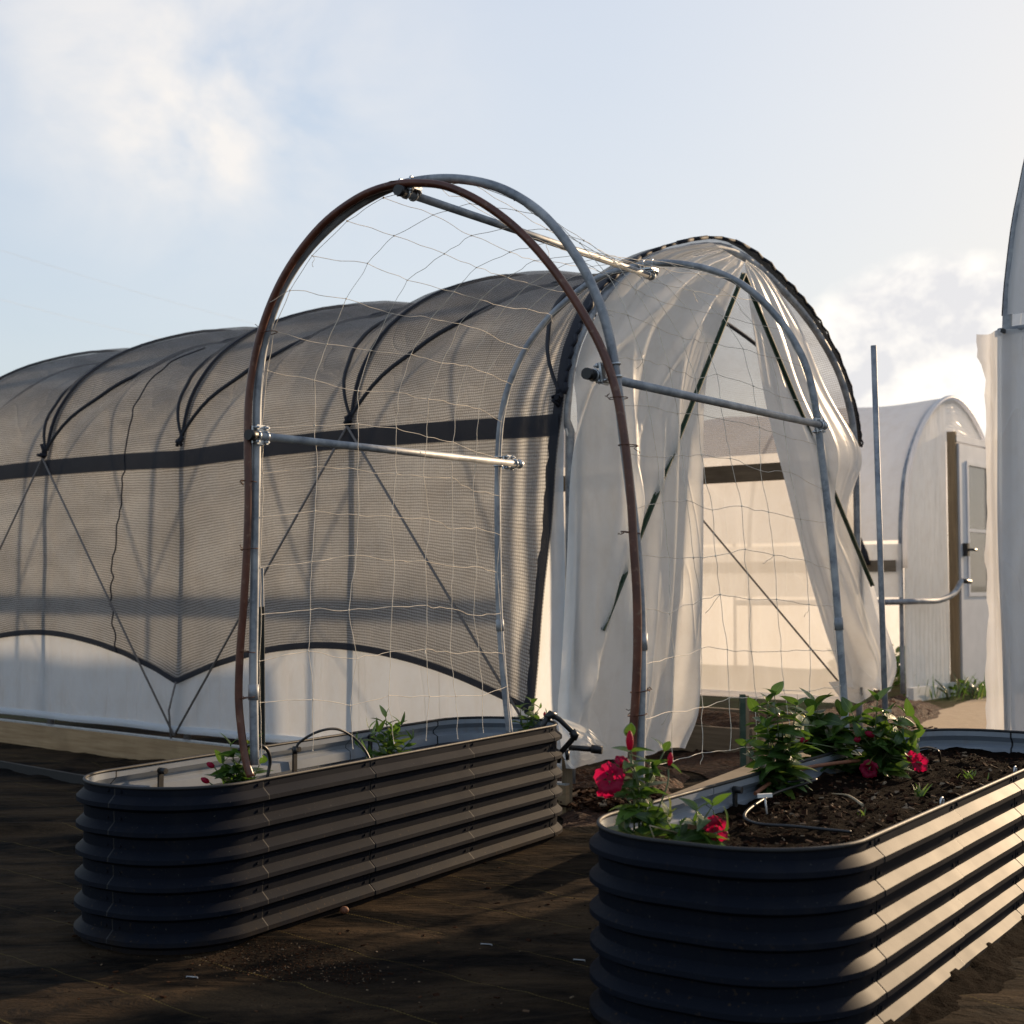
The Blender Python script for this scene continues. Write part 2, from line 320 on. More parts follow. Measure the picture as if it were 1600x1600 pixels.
# ------------------------------------------------------------------ object helpers
def tag(o, label=None, cat=None, group=None, kind=None):
    if label: o['label'] = label
    if cat: o['category'] = cat
    if group: o['group'] = group
    if kind: o['kind'] = kind
    return o
def thing(name, label, cat, loc=(0, 0, 0), group=None):
    o = bpy.data.objects.new(name, None); o.empty_display_size = .1; COL.objects.link(o); o.location = loc; return tag(o, label, cat, group)
class MB:
    """collects geometry in world coordinates; build() links it as ONE mesh object"""
    def __init__(s): s.v = []; s.f = []; s.uv = []; s.mi = []; s.sm = []
    def face(s, idx, uv=None, mi=0, smooth=True):
        s.f.append(idx); s.uv.append(uv or [(0, 0)] * len(idx)); s.mi.append(mi); s.sm.append(smooth)
    def grid(s, rows, uvf=None, mi=0, flip=False, smooth=True, close=False):
        n = len(rows[0]); b = len(s.v)
        for r in rows: s.v.extend(Vector(p) for p in r)
        for i in range(len(rows) - 1):
            for j in range(n if close else n - 1):
                j2 = (j + 1) % n
                q = [b + i * n + j, b + i * n + j2, b + (i + 1) * n + j2, b + (i + 1) * n + j]
                uv = [uvf(i, j), uvf(i, j + 1), uvf(i + 1, j + 1), uvf(i + 1, j)] if uvf else None
                if flip: q = q[::-1]; uv = uv[::-1] if uv else None
                s.face(q, uv, mi, smooth)
        return s
    def box(s, c, ax, ay, az, sx, sy, sz, mi=0):
        """centre c, unit axes, full sizes"""
        b = len(s.v); c = Vector(c)
        for k in (-.5, .5):
            for j in (-.5, .5):
                for i in (-.5, .5): s.v.append(c + ax * sx * i + ay * sy * j + az * sz * k)
        for q in ((0, 2, 3, 1), (4, 5, 7, 6), (0, 1, 5, 4), (2, 6, 7, 3), (0, 4, 6, 2), (1, 3, 7, 5)): s.face([b + x for x in q], None, mi, False)
        return s
    def bar(s, a, b_, w, h, up=Vector((0, 0, 1)), mi=0):
        a, b_ = Vector(a), Vector(b_); d = (b_ - a); L = d.length; d.normalize(); sd = d.cross(up).normalized(); u2 = sd.cross(d)
        return s.box((a + b_) / 2, d, sd, u2, L, w, h, mi)
    def tube(s, pts, r, seg=10, caps=True, mi=0, rf=None):
        pts = [Vector(p) for p in pts]; n = len(pts); b = len(s.v)
        t0 = (pts[1] - pts[0]).normalized(); ref = Vector((0, 0, 1)) if abs(t0.z) < .9 else Vector((1, 0, 0))
        nr = t0.cross(ref).normalized()
        for i, p in enumerate(pts):
            t = (pts[min(i + 1, n - 1)] - pts[max(i - 1, 0)])
            if t.length < 1e-9: t = t0.copy()
            t.normalize()
            nr = (nr - t * nr.dot(t))
            if nr.length < 1e-6: nr = t.orthogonal()
            nr.normalize(); bn = t.cross(nr); rr = rf(i / (n - 1)) if rf else r
            for k in range(seg): a = 2 * math.pi * k / seg; s.v.append(p + (nr * math.cos(a) + bn * math.sin(a)) * rr)
        for i in range(n - 1):
            for k in range(seg):
                k2 = (k + 1) % seg; s.face([b + i * seg + k, b + i * seg + k2, b + (i + 1) * seg + k2, b + (i + 1) * seg + k], [(k / seg, i)] * 4, mi)
        if caps:
            s.face([b + k for k in range(seg)][::-1], None, mi, False); s.face([b + (n - 1) * seg + k for k in range(seg)], None, mi, False)
        return s
    def ring(s, c, nrm, rad, r, seg=20, sub=6, a0=0, a1=2 * math.pi, ref=None):
        nrm = Vector(nrm).normalized(); u = (ref - nrm * ref.dot(nrm)).normalized() if ref else nrm.orthogonal().normalized(); v = nrm.cross(u)
        return s.tube([Vector(c) + (u * math.cos(a0 + (a1 - a0) * k / seg) + v * math.sin(a0 + (a1 - a0) * k / seg)) * rad for k in range(seg + 1)], r, sub)
    def build(s, name, m, parent=None, origin=None):
        me = bpy.data.meshes.new(name)
        o0 = Vector(origin) if origin is not None else (parent.matrix_world.translation if parent else Vector((0, 0, 0)))
        if parent is not None and origin is None:
            o0 = Vector(parent.get('_w', (0, 0, 0)))
        me.from_pydata([tuple(Vector(p) - o0) for p in s.v], [], s.f)
        uvl = me.uv_layers.new(name='UVMap'); k = 0
        flat = []
        for u in s.uv:
            for q in u: flat.extend(q)
        uvl.data.foreach_set('uv', flat)
        ms = m if isinstance(m, (list, tuple)) else [m]
        for x in ms: me.materials.append(x)
        me.polygons.foreach_set('material_index', s.mi); me.polygons.foreach_set('use_smooth', s.sm); me.update()
        o = bpy.data.objects.new(name, me); COL.objects.link(o)
        if parent is not None:
            o.parent = parent; o['_w'] = tuple(o0)
        else: o.location = o0; o['_w'] = tuple(o0)
        return o
def root(name, label, cat, base, group=None):
    o = thing(name, label, cat, tuple(base), group); o['_w'] = tuple(base); return o
def lerp(a, b, t): return a + (b - a) * t
def sample(pl, t):
    """polyline at fraction t of its length"""
    L = [0]
    for a, b in zip(pl, pl[1:]): L.append(L[-1] + (b - a).length)
    q = max(0, min(1, t)) * L[-1]
    for i in range(len(pl) - 1):
        if q <= L[i + 1] or i == len(pl) - 2:
            return pl[i].lerp(pl[i + 1], (q - L[i]) / max(1e-9, L[i + 1] - L[i]))
def smooth(pl, n=60):
    """Catmull-Rom resample"""
    P = [pl[0] * 2 - pl[1]] + list(pl) + [pl[-1] * 2 - pl[-2]]; out = []; m = len(pl) - 1
    for k in range(n + 1):
        q = k / n * m; i = min(int(q), m - 1); t = q - i; a, b, c, d = P[i:i + 4]
        out.append(.5 * ((2 * b) + (c - a) * t + (2 * a - 5 * b + 4 * c - d) * t * t + (3 * b - a - 3 * c + d) * t ** 3))
    return out
def nz(*a): return noise.noise(Vector(a))
X, Y, ZU = Vector((1, 0, 0)), Vector((0, 1, 0)), Vector((0, 0, 1))

# ------------------------------------------------------------------ ground
HB = .445
def ground_h(x, y):
    r = 0
    a = x * math.cos(.25) + y * math.sin(.25); b = -x * math.sin(.25) + y * math.cos(.25)
    w = max(0, nz(a * 1.1, b * 7, 1.3)) * .055 * max(0, nz(a * .7 + 5, b * 1.2, 4) + .35)
    w += nz(a * 2.2, b * 13, 7.7) * .0065 + nz(a * 5, b * 30, 2.7) * .0018
    return w
mb = MB(); NX, NY = 260, 300
x0, x1, y0, y1 = -3.2, 3.4, 2.2, 9.2
rows = []
for j in range(NY + 1):
    y = lerp(y0, y1, (j / NY) ** 1.25); row = []
    for i in range(NX + 1):
        x = lerp(x0, x1, i / NX); e = min(1, (x - x0) * 3, (x1 - x) * 3, (y - y0) * 3, (y1 - y) * 2)
        row.append((x, y, ground_h(x, y) * max(0, e)))
    rows.append(row)
mb.grid(rows)
for q in (((-1500, -60), (1500, y0)), ((-1500, y1), (1500, 2500)), ((-1500, y0), (x0, y1)), ((x1, y0), (1500, y1))):
    (a, b), (c, d) = q; k = len(mb.v); mb.v += [Vector((a, b, 0)), Vector((c, b, 0)), Vector((c, d, 0)), Vector((a, d, 0))]; mb.face([k, k + 1, k + 2, k + 3])
g = mb.build('ground', M_GROUND); tag(g, kind='structure')

# sandy path by the far greenhouse door
def patch(name, poly, m, z=.008, n=26, bump_h=.0, kind='structure', seed=0., edge=.12, label=None, cat=None):
    """irregular sheet: polygon given as world xy, filled from the centre, domed by bump_h"""
    c = sum((Vector(p) for p in poly), Vector((0, 0))) / len(poly); mb = MB(); N = 90
    pl = [Vector((*p, 0)) for p in poly] + [Vector((*poly[0], 0))]; rim = [sample(pl, k / N) for k in range(N)]
    rows = []
    for i in range(n + 1):
        t = i / n; row = []
        for k in range(N):
            p = Vector((*c, 0)).lerp(rim[k], t); wob = 1 + edge * nz(p.x * 4 + seed, p.y * 4, 2) * t
            q = Vector((*c, 0)).lerp(p, wob); dome = bump_h * (1 - t ** 2.2)
            h = dome * (1 + .6 * nz(q.x * 3 + seed, q.y * 3, .5)) + (min(bump_h, .06) * .5 * nz(q.x * 14, q.y * 14, seed) + min(bump_h, .05) * .35 * nz(q.x * 40, q.y * 40, seed)) * min(1, (1 - t) * 5)
            row.append((q.x, q.y, z + max(-z * .5, h)))
        rows.append(row)
    rows = [r + [r[0]] for r in rows]
    mb.grid(rows, flip=True); o = mb.build(name, m); tag(o, label, cat, kind=kind); return o
def G(px, py, h=0.): p = Z(px, py, h); return (p.x, p.y)
patch('path', [G(1380, 1175), G(1640, 1190), G(1700, 1075), G(1530, 1092), G(1470, 1112)], M_SAND, .012)
# mulch heaps
def chips(mb, cx, cy, rx, ry, n, zf, s0=.008, s1=.022, flat=.35, rot=0.):
    for _ in range(n):
        a = random.uniform(0, 2 * math.pi); r = math.sqrt(random.random()); dx, dy = math.cos(a) * r * rx, math.sin(a) * r * ry
        x = cx + dx * math.cos(rot) - dy * math.sin(rot); y = cy + dx * math.sin(rot) + dy * math.cos(rot); z = zf(x, y)
        if z is None: continue
        L = random.uniform(s0, s1); w = L * random.uniform(.2, .6); th = L * .18
        M = Matrix.Rotation(random.uniform(0, 6.28), 3, 'Z') @ Matrix.Rotation(random.gauss(0, flat), 3, 'X') @ Matrix.Rotation(random.gauss(0, flat), 3, 'Y')
        mb.box((x, y, z + th * .6), M @ X, M @ Y, M @ ZU, L, w, th)
mulch_polys = [
    [G(850, 1215), G(1000, 1190), G(1080, 1215), G(1010, 1290), G(880, 1300)],
    [G(1040, 1190), G(1160, 1130), G(1340, 1100), G(1420, 1085), G(1480, 1112), G(1420, 1150), G(1300, 1200), G(1150, 1240)]]
patch('mulch', mulch_polys[0], M_MULCH, .006, 30, .055, 'stuff', 3., label='reddish brown bark mulch behind the far end of the left planter', cat='mulch')
patch('mulch', mulch_polys[1], M_MULCH, .006, 40, .05, 'stuff', 9., label='dark brown mulch between the polytunnel and the right planter', cat='mulch')
mb = MB()
p = Z(430, 1500, 0); chips(mb, p.x, p.y, .36, .15, 2600, ground_h, .002, .006, .5, rot=-.6); chips(mb, p.x + .12, p.y - .12, .6, .28, 700, ground_h, .002, .005, .5, rot=-.6)
p = Z(945, 1265, 0); chips(mb, p.x, p.y, .30, .26, 700, lambda x, y: .05 + random.uniform(-.02, .012), .012, .05, .3)
p = Z(1250, 1150, 0); chips(mb, p.x, p.y, .9, .7, 900, lambda x, y: .045 + random.uniform(-.02, .012), .012, .05, .3)
for _ in range(420):
    px, py = random.uniform(60, 940), random.uniform(1330, 1598); q = Z(px, py, 0); M = Matrix.Rotation(random.uniform(0, 6.28), 3, 'Z') @ Matrix.Rotation(random.gauss(0, .3), 3, 'X'); L = random.choice((.003, .004, .005, .006, .012)) * random.uniform(.6, 1.3)
    mb.box((q.x, q.y, ground_h(q.x, q.y) + .001), M @ X, M @ Y, M @ ZU, L, L * random.uniform(.3, .8), L * .25)
o = mb.build('wood_chips', M_CHIP); tag(o, 'small reddish wood chips scattered on the dark ground cloth and mulch', 'wood chips', kind='stuff')

mb = MB(); a = Z(-120, 1180, 0); b = Z(330, 1262, 0); mb.bar(a + ZU * .02, b + ZU * .02, .02, .05); tag(mb.build('lawn_edging', M_RUBBER), 'low black edging strip on the ground along the polytunnel', 'edging')
for k, (x, y, w) in enumerate(((300, 1528, 'left of the chips'), (760, 1478, 'midway between the planters'), (905, 1500, 'close to the right planter'))):
    q = Z(x, y, 0); hh = ground_h(q.x, q.y); tag(MB().tube([q + Vector((-.016, .004, hh - .01)), q + Vector((-.015, .004, hh + .003)), q + Vector((.015, -.004, hh + .003)), q + Vector((.016, -.004, hh - .01))], .0016, 6).build('ground_staple', M_STEEL), 'thin steel staple pinning the ground cloth, ' + w, 'staple', 'staples pinning the ground cloth')
q = Z(538, 1422, .012); tag(MB().tube([q + X * (.014 * math.cos(math.pi * k / 8)) for k in range(9)], .01, 10, rf=lambda t: .012 * math.sin(math.pi * min(.97, max(.03, t)))).build('pebble', M_CLAY), 'small reddish pebble at the foot of the left planter', 'pebble')
# ------------------------------------------------------------------ corrugated planters
class Bed:
    def __init__(s, o, head, a0, a1, width, rad):
        th = R(head); s.o = Vector((o[0], o[1], 0)); s.u = Vector((math.sin(th), math.cos(th), 0)); s.n = Vector((math.cos(th), -math.sin(th), 0))
        s.a0, s.a1, s.w, s.r = a0, a1, width, rad
    def P(s, a, n, z=0.): return s.o + s.u * a + s.n * n + ZU * z      # n runs 0 (camera side) to -width
    def outline(s):
        """closed outline, list of (point, outward normal, arclength); starts at the near end of the camera side, goes round the near end"""
        r = s.r; out = []; c = []
        seg = []
        def arc(ca, cn, t0, t1, k=22):
            for i in range(k + 1):
                t = lerp(t0, t1, i / k); seg.append((ca + r * math.cos(t), cn + r * math.sin(t), math.cos(t), math.sin(t)))
        def line(a, n, a2, n2, na, nn, k=14):
            for i in range(1, k): t = i / k; seg.append((lerp(a, a2, t), lerp(n, n2, t), na, nn))
        arc(s.a0 + r, -r, math.pi / 2, math.pi); line(s.a0, -r, s.a0, -s.w + r, -1, 0, 4)
        arc(s.a0 + r, -s.w + r, math.pi, 1.5 * math.pi); line(s.a0 + r, -s.w, s.a1 - r, -s.w, 0, -1, 30)
        arc(s.a1 - r, -s.w + r, -.5 * math.pi, 0); line(s.a1, -s.w + r, s.a1, -r, 1, 0, 4)
        arc(s.a1 - r, -r, 0, .5 * math.pi); line(s.a1 - r, 0, s.a0 + r, 0, 0, 1, 30)
        seg.append(seg[0]); L = 0; prev = None
        for a, n, na, nn in seg:
            p = s.P(a, n)
            if prev is not None: L += (p - prev).length
            prev = p; out.append((p, (s.u * na + s.n * nn).normalized(), L))
        return out
def profile():
    pts = [(.0, HB), (.0, HB - .022)]; z = HB - .022
    for k in range(6):
        pts += [(.022, z - .020), (.0225, z - .032), (.002, z - .043), (0, z - .0735)] if k < 5 else [(.022, z - .020), (.0225, z - .032), (.004, z - .043), (.003, 0)]
        z -= .0735
    return [(a, max(0., b)) for a, b in pts]
PROF = profile()
def make_bed(b, label, seams, brackets, screws, soil_z):
    r = root('corrugated_planter', label, 'planter', b.P((b.a0 + b.a1) / 2, -b.w / 2), 'corrugated metal planters')
    ol = b.outline(); LT = ol[-1][2]
    def at(L):
        L = L % LT
        for (p, n, l), (p2, n2, l2) in zip(ol, ol[1:]):
            if l2 >= L: t = (L - l) / max(1e-9, l2 - l); return p.lerp(p2, t), n.lerp(n2, t).normalized()
        return ol[0][0], ol[0][1]
    ss = sorted(seams)
    for k, s0 in enumerate(ss):
        s1 = ss[(k + 1) % len(ss)] + (LT if k == len(ss) - 1 else 0); L0, L1 = s0 + .0032, s1 - .0032
        N = max(6, int((L1 - L0) / .010)); po = .0015 * (k % 2)
        mb = MB()
        colsO, colsI = [], []
        for i in range(N + 1):
            p, n = at(lerp(L0, L1, i / N)); e_d = max(0., math.sin(math.pi * i / N)) ** .5
            dn = [o + (.0022 * nz(p.x * 2.2, p.y * 2.2, z * 5 + 3) + .0010 * nz(p.x * 9, p.y * 9, z * 14)) * e_d for o, z in PROF]
            colsO.append([p + n * (o + po) + ZU * z for o, (_, z) in zip(dn, PROF)]); colsI.append([p + n * (o + po - .0022) + ZU * z for o, (_, z) in zip(dn, PROF)])
        for q in range(len(PROF) - 1): mb.grid([c_[q:q + 2] for c_ in colsO], mi=0); mb.grid([c_[q:q + 2] for c_ in colsI], mi=1, flip=True)
        for c1, c2 in ((colsO[0], colsI[0]), (colsI[-1], colsO[-1])): mb.grid([c1, c2], mi=0, smooth=False)
        # bolt heads on the recessed bands next to each seam
        for L in (L0 + .022, L1 - .022):
            p, n = at(L); t = n.cross(ZU)
            for q in range(6):
                zc = HB - .011 - q * .0735; mb.tube([p + n * po + ZU * zc, p + n * (po + .004) + ZU * zc], .0045, 8)
        o = mb.build('panel', [M_BEDOUT, M_BEDIN], r)
        # soften round the bend: shade smooth only along the length
        mb = MB(); pts = []
        p, n = at(s0); t = n.cross(ZU)
        mb.grid([[p + t * w + n * (o + .0026 - .003) + ZU * z for o, z in PROF] for w in (-.006, .006)], smooth=False)
        mb.build('seam_shadow', M_RUBBER, r)  # black strip added to draw the shadow line in the gap
    mb = MB(); mb.tube([p + ZU * (HB + .001) for p, n, l in ol], .0052, 8, False); mb.build('rim_trim', M_RUBBER, r)
    for L, face in brackets:
        p, n = at(L); t = n.cross(ZU); mb = MB()
        mb.bar(p - n * .012 + ZU * (soil_z - .02), p - n * .012 + ZU * (HB - .018), .020, .007, up=n); bk = mb.build('bracket', M_BLACK, r)
        mb = MB(); mb.tube([p - n * .006 + ZU * (HB - .022), p - n * .034 + ZU * (HB - .022)], .010, 8); mb.build('wing_nut', M_BLACK, bk)
    for L in screws:
        p, n = at(L); mb = MB(); mb.ring(p - n * .018 + ZU * (HB + .0), n, .013, .0025, 16, 6); mb.build('cable_ring', M_ZINC, r)
    return r, at, LT
BL = Bed(Z(419, 1217, HB), 30.2, -.335, 1.92, .525, .235)
BR = Bed(Z(1366, 1307, HB), 34.0, -.32, 2.42, .63, .26)
LTL = BL.outline()[-1][2]; LTR = BR.outline()[-1][2]
qc = math.pi / 2 * BL.r
def seamsL():
    e = BL.w - 2 * BL.r; str_ = BL.a1 - BL.a0 - 2 * BL.r
    s = [qc + e * .5]; a = 2 * qc + e; s += [a + .02]; s += [a + str_ * k / 3 for k in (1, 2)] + [a + str_]; b = a + str_ + qc + e * .5; s += [b]; c = a + str_ + 2 * qc + e
    s += [c + .001] + [c + str_ * k / 3 for k in (1, 2)] + [c + str_ - .08]; return s
qr = math.pi / 2 * BR.r
def seamsR():
    e = BR.w - 2 * BR.r; str_ = BR.a1 - BR.a0 - 2 * BR.r; a = 2 * qr + e; c = a + str_ + 2 * qr + e
    s = [a + .02] + [a + str_ * k / 4 for k in (1, 2, 3)] + [a + str_, a + str_ + qr + e * .5, c]
    L0 = c + str_ # seams measured back from the near corner on the camera side
    s += [LTR - (-BR.a0 - BR.r) - d for d in (1.79, 1.195, .60, .0)]; return sorted(s)
e_ = BL.w - 2 * BL.r; strL = BL.a1 - BL.a0 - 2 * BL.r; strR = BR.a1 - BR.a0 - 2 * BR.r
bedL, atL, _ = make_bed(BL, 'dark corrugated planter under the left feet of the hoop arch, hardly any soil showing',
                        seamsL(), [(qc + .12, 1), (2 * qc + .25, 1), (2 * qc + e_ + .85, 1), (2 * qc + e_ + 1.30, 1)], [], .33)
bedR, atR, _ = make_bed(BR, 'dark corrugated planter full of soil, nearest the camera, one side lit in warm stripes',
                        seamsR(), [(2 * qr + .78, 1), (2 * qr + 1.7, 1), (2 * qr + strR + qr + .45, 1), (qr + .02, 1)], [LTR - .62, LTR - 1.35], .38)
def bed_soil(b, z, label, amp, seed):
    mb = MB(); rows = []; NA, NN = 150, 46
    for i in range(NA + 1):
        a = lerp(b.a0 + .006, b.a1 - .006, i / NA); row = []
        da = max(0, b.a0 + b.r - a, a - (b.a1 - b.r)); cut = b.r - math.sqrt(max(0, b.r ** 2 - da ** 2)) + .005
        for j in range(NN + 1):
            n = lerp(-cut, -b.w + cut, j / NN); p = b.P(a, n)
            h = z + amp * (nz(p.x * 3 + seed, p.y * 3, 0) + .55 * nz(p.x * 11, p.y * 11, seed) + .38 * nz(p.x * 34, p.y * 34, seed) + .18 * nz(p.x * 80, p.y * 80, seed))
            row.append((p.x, p.y, h))
        rows.append(row)
    mb.grid(rows, flip=True); o = mb.build('planter_soil', M_SOIL); tag(o, label, 'soil', kind='stuff'); return o
bed_soil(BL, .325, 'dark soil low inside the left planter', .02, 2.)
bed_soil(BR, .376, 'dark crumbly soil filling the right planter', .022, 5.)
mb = MB()
for _ in range(3800):
    a = random.uniform(BR.a0 + .1, BR.a1 - .1); n = random.uniform(-BR.w + .05, -.05); p = BR.P(a, n)
    da = max(0, BR.a0 + BR.r - a); cut = BR.r - math.sqrt(max(0, BR.r ** 2 - da ** 2))
    if -n < cut + .02 or -n > BR.w - cut - .02: continue
    zz = .376 + .022 * (nz(p.x * 3 + 5, p.y * 3, 0) + .55 * nz(p.x * 11, p.y * 11, 5) + .38 * nz(p.x * 34, p.y * 34, 5))
    L = random.choice((random.uniform(.002, .006), random.uniform(.002, .006), random.uniform(.003, .008), random.uniform(.008, .020))); w = L * random.uniform(.25, .8); th = L * .3
    M = Matrix.Rotation(random.uniform(0, 6.28), 3, 'Z') @ Matrix.Rotation(random.gauss(0, .4), 3, 'X') @ Matrix.Rotation(random.gauss(0, .4), 3, 'Y')
    mb.box((p.x, p.y, zz + th * .4), M @ X, M @ Y, M @ ZU, L, w, th)
o = mb.build('bark_chips', M_CHIP); tag(o, 'fine bark chips and grit lying on the soil of the right planter', 'bark chips', kind='stuff')
# crumbled soil and dried mud skirt along the sunlit side of the right planter
mb = MB(); rows = []
for i in range(120):
    a = lerp(BR.a0 + .3, 2.3, i / 119); w = .10 + .08 * nz(a * 3, 1, 1) + .04 * nz(a * 14, 2, 2)
    row = []
    for j in range(14):
        t = j / 13; p = BR.P(a, .018 + w * t); row.append((p.x, p.y, .003 + .030 * (1 - t) ** 1.3 * (1 + .5 * nz(p.x * 9, p.y * 9, 3)) +   .008 * nz(p.x * 45, p.y * 30, 1) * min(1, (1 - t) * 4)))
    rows.append(row)
mb.grid(rows); o = mb.build('soil_heap', M_SOIL); tag(o, 'dark soil heaped along the sunlit side of the right planter', 'soil', kind='stuff')

# ------------------------------------------------------------------ hoop arch
foot = {}
FL = BL.P(-.01, -.035, .30); FR = BR.P(.175, -.60, .36); RL = BL.P(1.42, -.04, .30); RR = BR.P(1.80, -.60, .36)
FL = Vector((D(396, 1200, FL.y).x, FL.y, .30)); FR = Vector((D(999, 1200, FR.y).x, FR.y, .36))
RL = Vector((D(797, 1150, RL.y).x, RL.y, .30)); RR = Vector((D(1323, 1150, RR.y).x, RR.y, .36))
def pn(a, b): d = (b - a); d.z = 0; d.normalize(); return Vector((d.y, -d.x, 0)), d   # plane normal towards camera
NF, DF = pn(FL, FR); NR, DR = pn(RL, RR)
front_px = [(398, 1195), (396, 1050), (398, 900), (400, 760), (401, 690), (403, 610), (414, 530), (440, 455), (480, 392), (535, 338), (590, 303), (640, 285), (700, 279), (760, 287), (810, 308), (858, 345), (905, 408), (935, 470), (953, 530), (964, 600), (974, 680), (984, 760), (994, 850), (1001, 940), (1003, 1040), (1001, 1140), (999, 1225)]
rear_px = [(797, 1150), (790, 1090), (784, 1020), (780, 950), (778, 850), (778, 740), (783, 655), (800, 590), (830, 532), (872, 482), (930, 437), (985, 418), (1030, 411), (1075, 414), (1120, 425), (1165, 448), (1205, 484), (1240, 532), (1262, 580), (1275, 640), (1283, 705), (1292, 780), (1300, 850), (1307, 930), (1313, 1010), (1318, 1080), (1323, 1160)]
fh = smooth([PL(x, y, FL, NF) for x, y in front_px], 150); rh = smooth([PL(x, y, RL, NR) for x, y in rear_px], 150)
arch = root('hoop_arch', 'tall arch of galvanised pipe hoops joined by three rails, standing in both planters', 'arch', (FL + FR) / 2 * 1.0)
def hoop(pts, lab):
    h = MB().tube(pts, .0130, 14).build('hoop', M_STEEL, arch); h['label'] = lab; return h
fho = hoop(fh, 'nearer galvanised hoop'); rho = hoop(rh, 'farther galvanised hoop')
def collar(pts, t, parent):
    a = sample(pts, t); b = sample(pts, t + .012); d = (b - a).normalized()
    MB().tube([a - d * .022, a + d * .022], .0156, 14).build('collar', M_STEEL, parent)
for pts, ys, par in ((fh, ((398, 985), (1003, 1000)), fho), (rh, ((781, 975), (1310, 960)), rho)):
    N_, P_ = (NF, FL) if par is fho else (NR, RL)
    for q in ys:
        w = PL(*q, P_, N_); i = min(range(len(pts)), key=lambda k: (pts[k] - w).length); collar(pts, i / (len(pts) - 1), par)
rails = [((398, 682), (799, 725), 'left rail'), ((640, 301), (1014, 428), 'top rail'), ((938, 587), (1293, 664), 'right rail')]
for k, (a, b, lab) in enumerate(rails):
    off = -.026 if k != 1 else -.0
    A = PL(*a, FL, NF); B = PL(*b, RL, NR)
    inward = {0: DF, 1: -ZU * .2, 2: -DF}[k]
    A = A + inward * (.022 if k != 1 else .02) * (1 if k != 2 else .4); B = B + inward * .022
    d = (B - A).normalized(); A2 = A - d * .045; B2 = B + d * .022
    rl = MB().tube([A2, B2], .0122, 14).build('rail', M_STEEL, arch); rl['label'] = lab
    MB().tube([A2 - d * .012, A2 + d * .02], .0155, 14).build('end_cap', M_BLACK, rl)
    MB().tube([B2 - d * .02, B2 + d * .008], .0150, 14).build('end_cap', M_ZINC if k != 1 else M_STEEL, rl)
    for H, C in ((fh, A), (rh, B)):
        i = min(range(len(H)), key=lambda q: (H[q] - C).length); hp = H[i]; hd = (H[min(i + 1, len(H) - 1)] - H[max(i - 1, 0)]).normalized()
        side = d.cross(hd).normalized(); mid = (hp + C) / 2
        cl = MB(); cl.box(mid, d, hd, side, .058, .050, .006)
        cl.box(mid + side * .006, d, hd, side, .034, .058, .006)
        c = cl.build('pipe_clamp', M_ZINC, arch)
        for q_ in (.017, -.017): MB().ring(hp + hd * q_, hd, .0150, .0034, 18, 6).build('u_bolt', M_ZINC, c)
        for q_ in (.018, -.018): MB().ring(C + d * q_, d, .0148, .0034, 18, 6).build('u_bolt', M_ZINC, c)
        for s1 in (-1, 1):
            for s2 in (-1, 1):
                nu = MB(); p0 = mid + d * .020 * s1 + hd * .021 * s2; nu.tube([p0 - side * .012, p0 + side * .022], .0036, 6); nu.tube([p0 + side * .008, p0 + side * .015], .0075, 6); nu.build('nut', M_ZINC, c)

# brown tube tied to the nearer hoop
tube_px = [(392, 1214), (384, 1188), (377, 1140), (373, 1090), (375, 1020), (381, 940), (386, 850), (388, 770), (387, 700), (389, 620), (402, 540), (425, 470), (458, 408), (505, 350), (560, 309), (610, 290), (655, 286), (700, 292), (755, 318), (810, 360), (860, 415), (905, 480), (940, 545), (962, 610), (975, 680), (985, 770), (990, 850), (995, 930), (996, 1010), (993, 1090), (989, 1150), (986, 1220)]
bt = smooth([PL(x, y, FL, NF, .026) for x, y in tube_px], 170)
hose = root('brown_tube', 'thin brown plastic tube bent over the nearer hoop and wired to it', 'tube', bt[0])
o = MB().tube(bt, .0115, 12).build('tube_body', M_HOSE, hose)
def tie(px, py, N_, P_, parent, rad=.028, m=M_WIRE):
    c = PL(px, py, P_, N_, .012); mb = MB(); mb.ring(c, ZU + X * random.uniform(-.15, .15), rad, .0013, 22, 5)
    q = c + DF * rad * random.choice((-1, 1)); w = [q]
    for _ in range(7): w.append(w[-1] + Vector((random.uniform(-.008, .008), random.uniform(-.006, .006), random.uniform(-.007, .007))))
    mb.tube(w, .0011, 5); mb.build('wire_tie', m, parent)
for q in ((389, 752), (390, 858), (386, 1018), (386, 1090), (966, 622), (981, 696), (985, 832), (1000, 1080), (996, 1117), (420, 520), (620, 287)): tie(*q, NF, FL, hose, .025)

# ------------------------------------------------------------------ trellis net
def net_surface(u, v):
    """u along the rails (0 near hoop, 1 far hoop), v along the hoop 0..1"""
    a = sample(fh, v); b = sample(rh, v); p = a.lerp(b, u)
    ctr = ((FL + FR + RL + RR) / 4); ctr.z = min(1.4, p.z); inw = (ctr - p); inw.z *= .6; inw.normalize()
    sag = math.sin(math.pi * max(0, min(1, u))) * (.030 + .03 * math.sin(math.pi * v))
    return p + inw * (.018 + sag)
NU, NV = 7, 28
vv0, vv1 = .006, .992
nodes = {}
for i in range(NU + 1):
    for j in range(NV + 1):
        u = i / NU; v = lerp(vv0, vv1, j / NV)
        skew = .018 * math.sin(2.2 * math.pi * v) * 0
        du = 0 if i in (0, NU) else random.gauss(0, .008); dv = random.gauss(0, .0020)
        v2 = v + dv + .010 * math.sin(u * math.pi) * math.sin(math.pi * 2 * v)
        nodes[i, j] = net_surface(u + du, v2) + Vector((random.gauss(0, .003), random.gauss(0, .004), random.gauss(0, .004)))
net = MB()
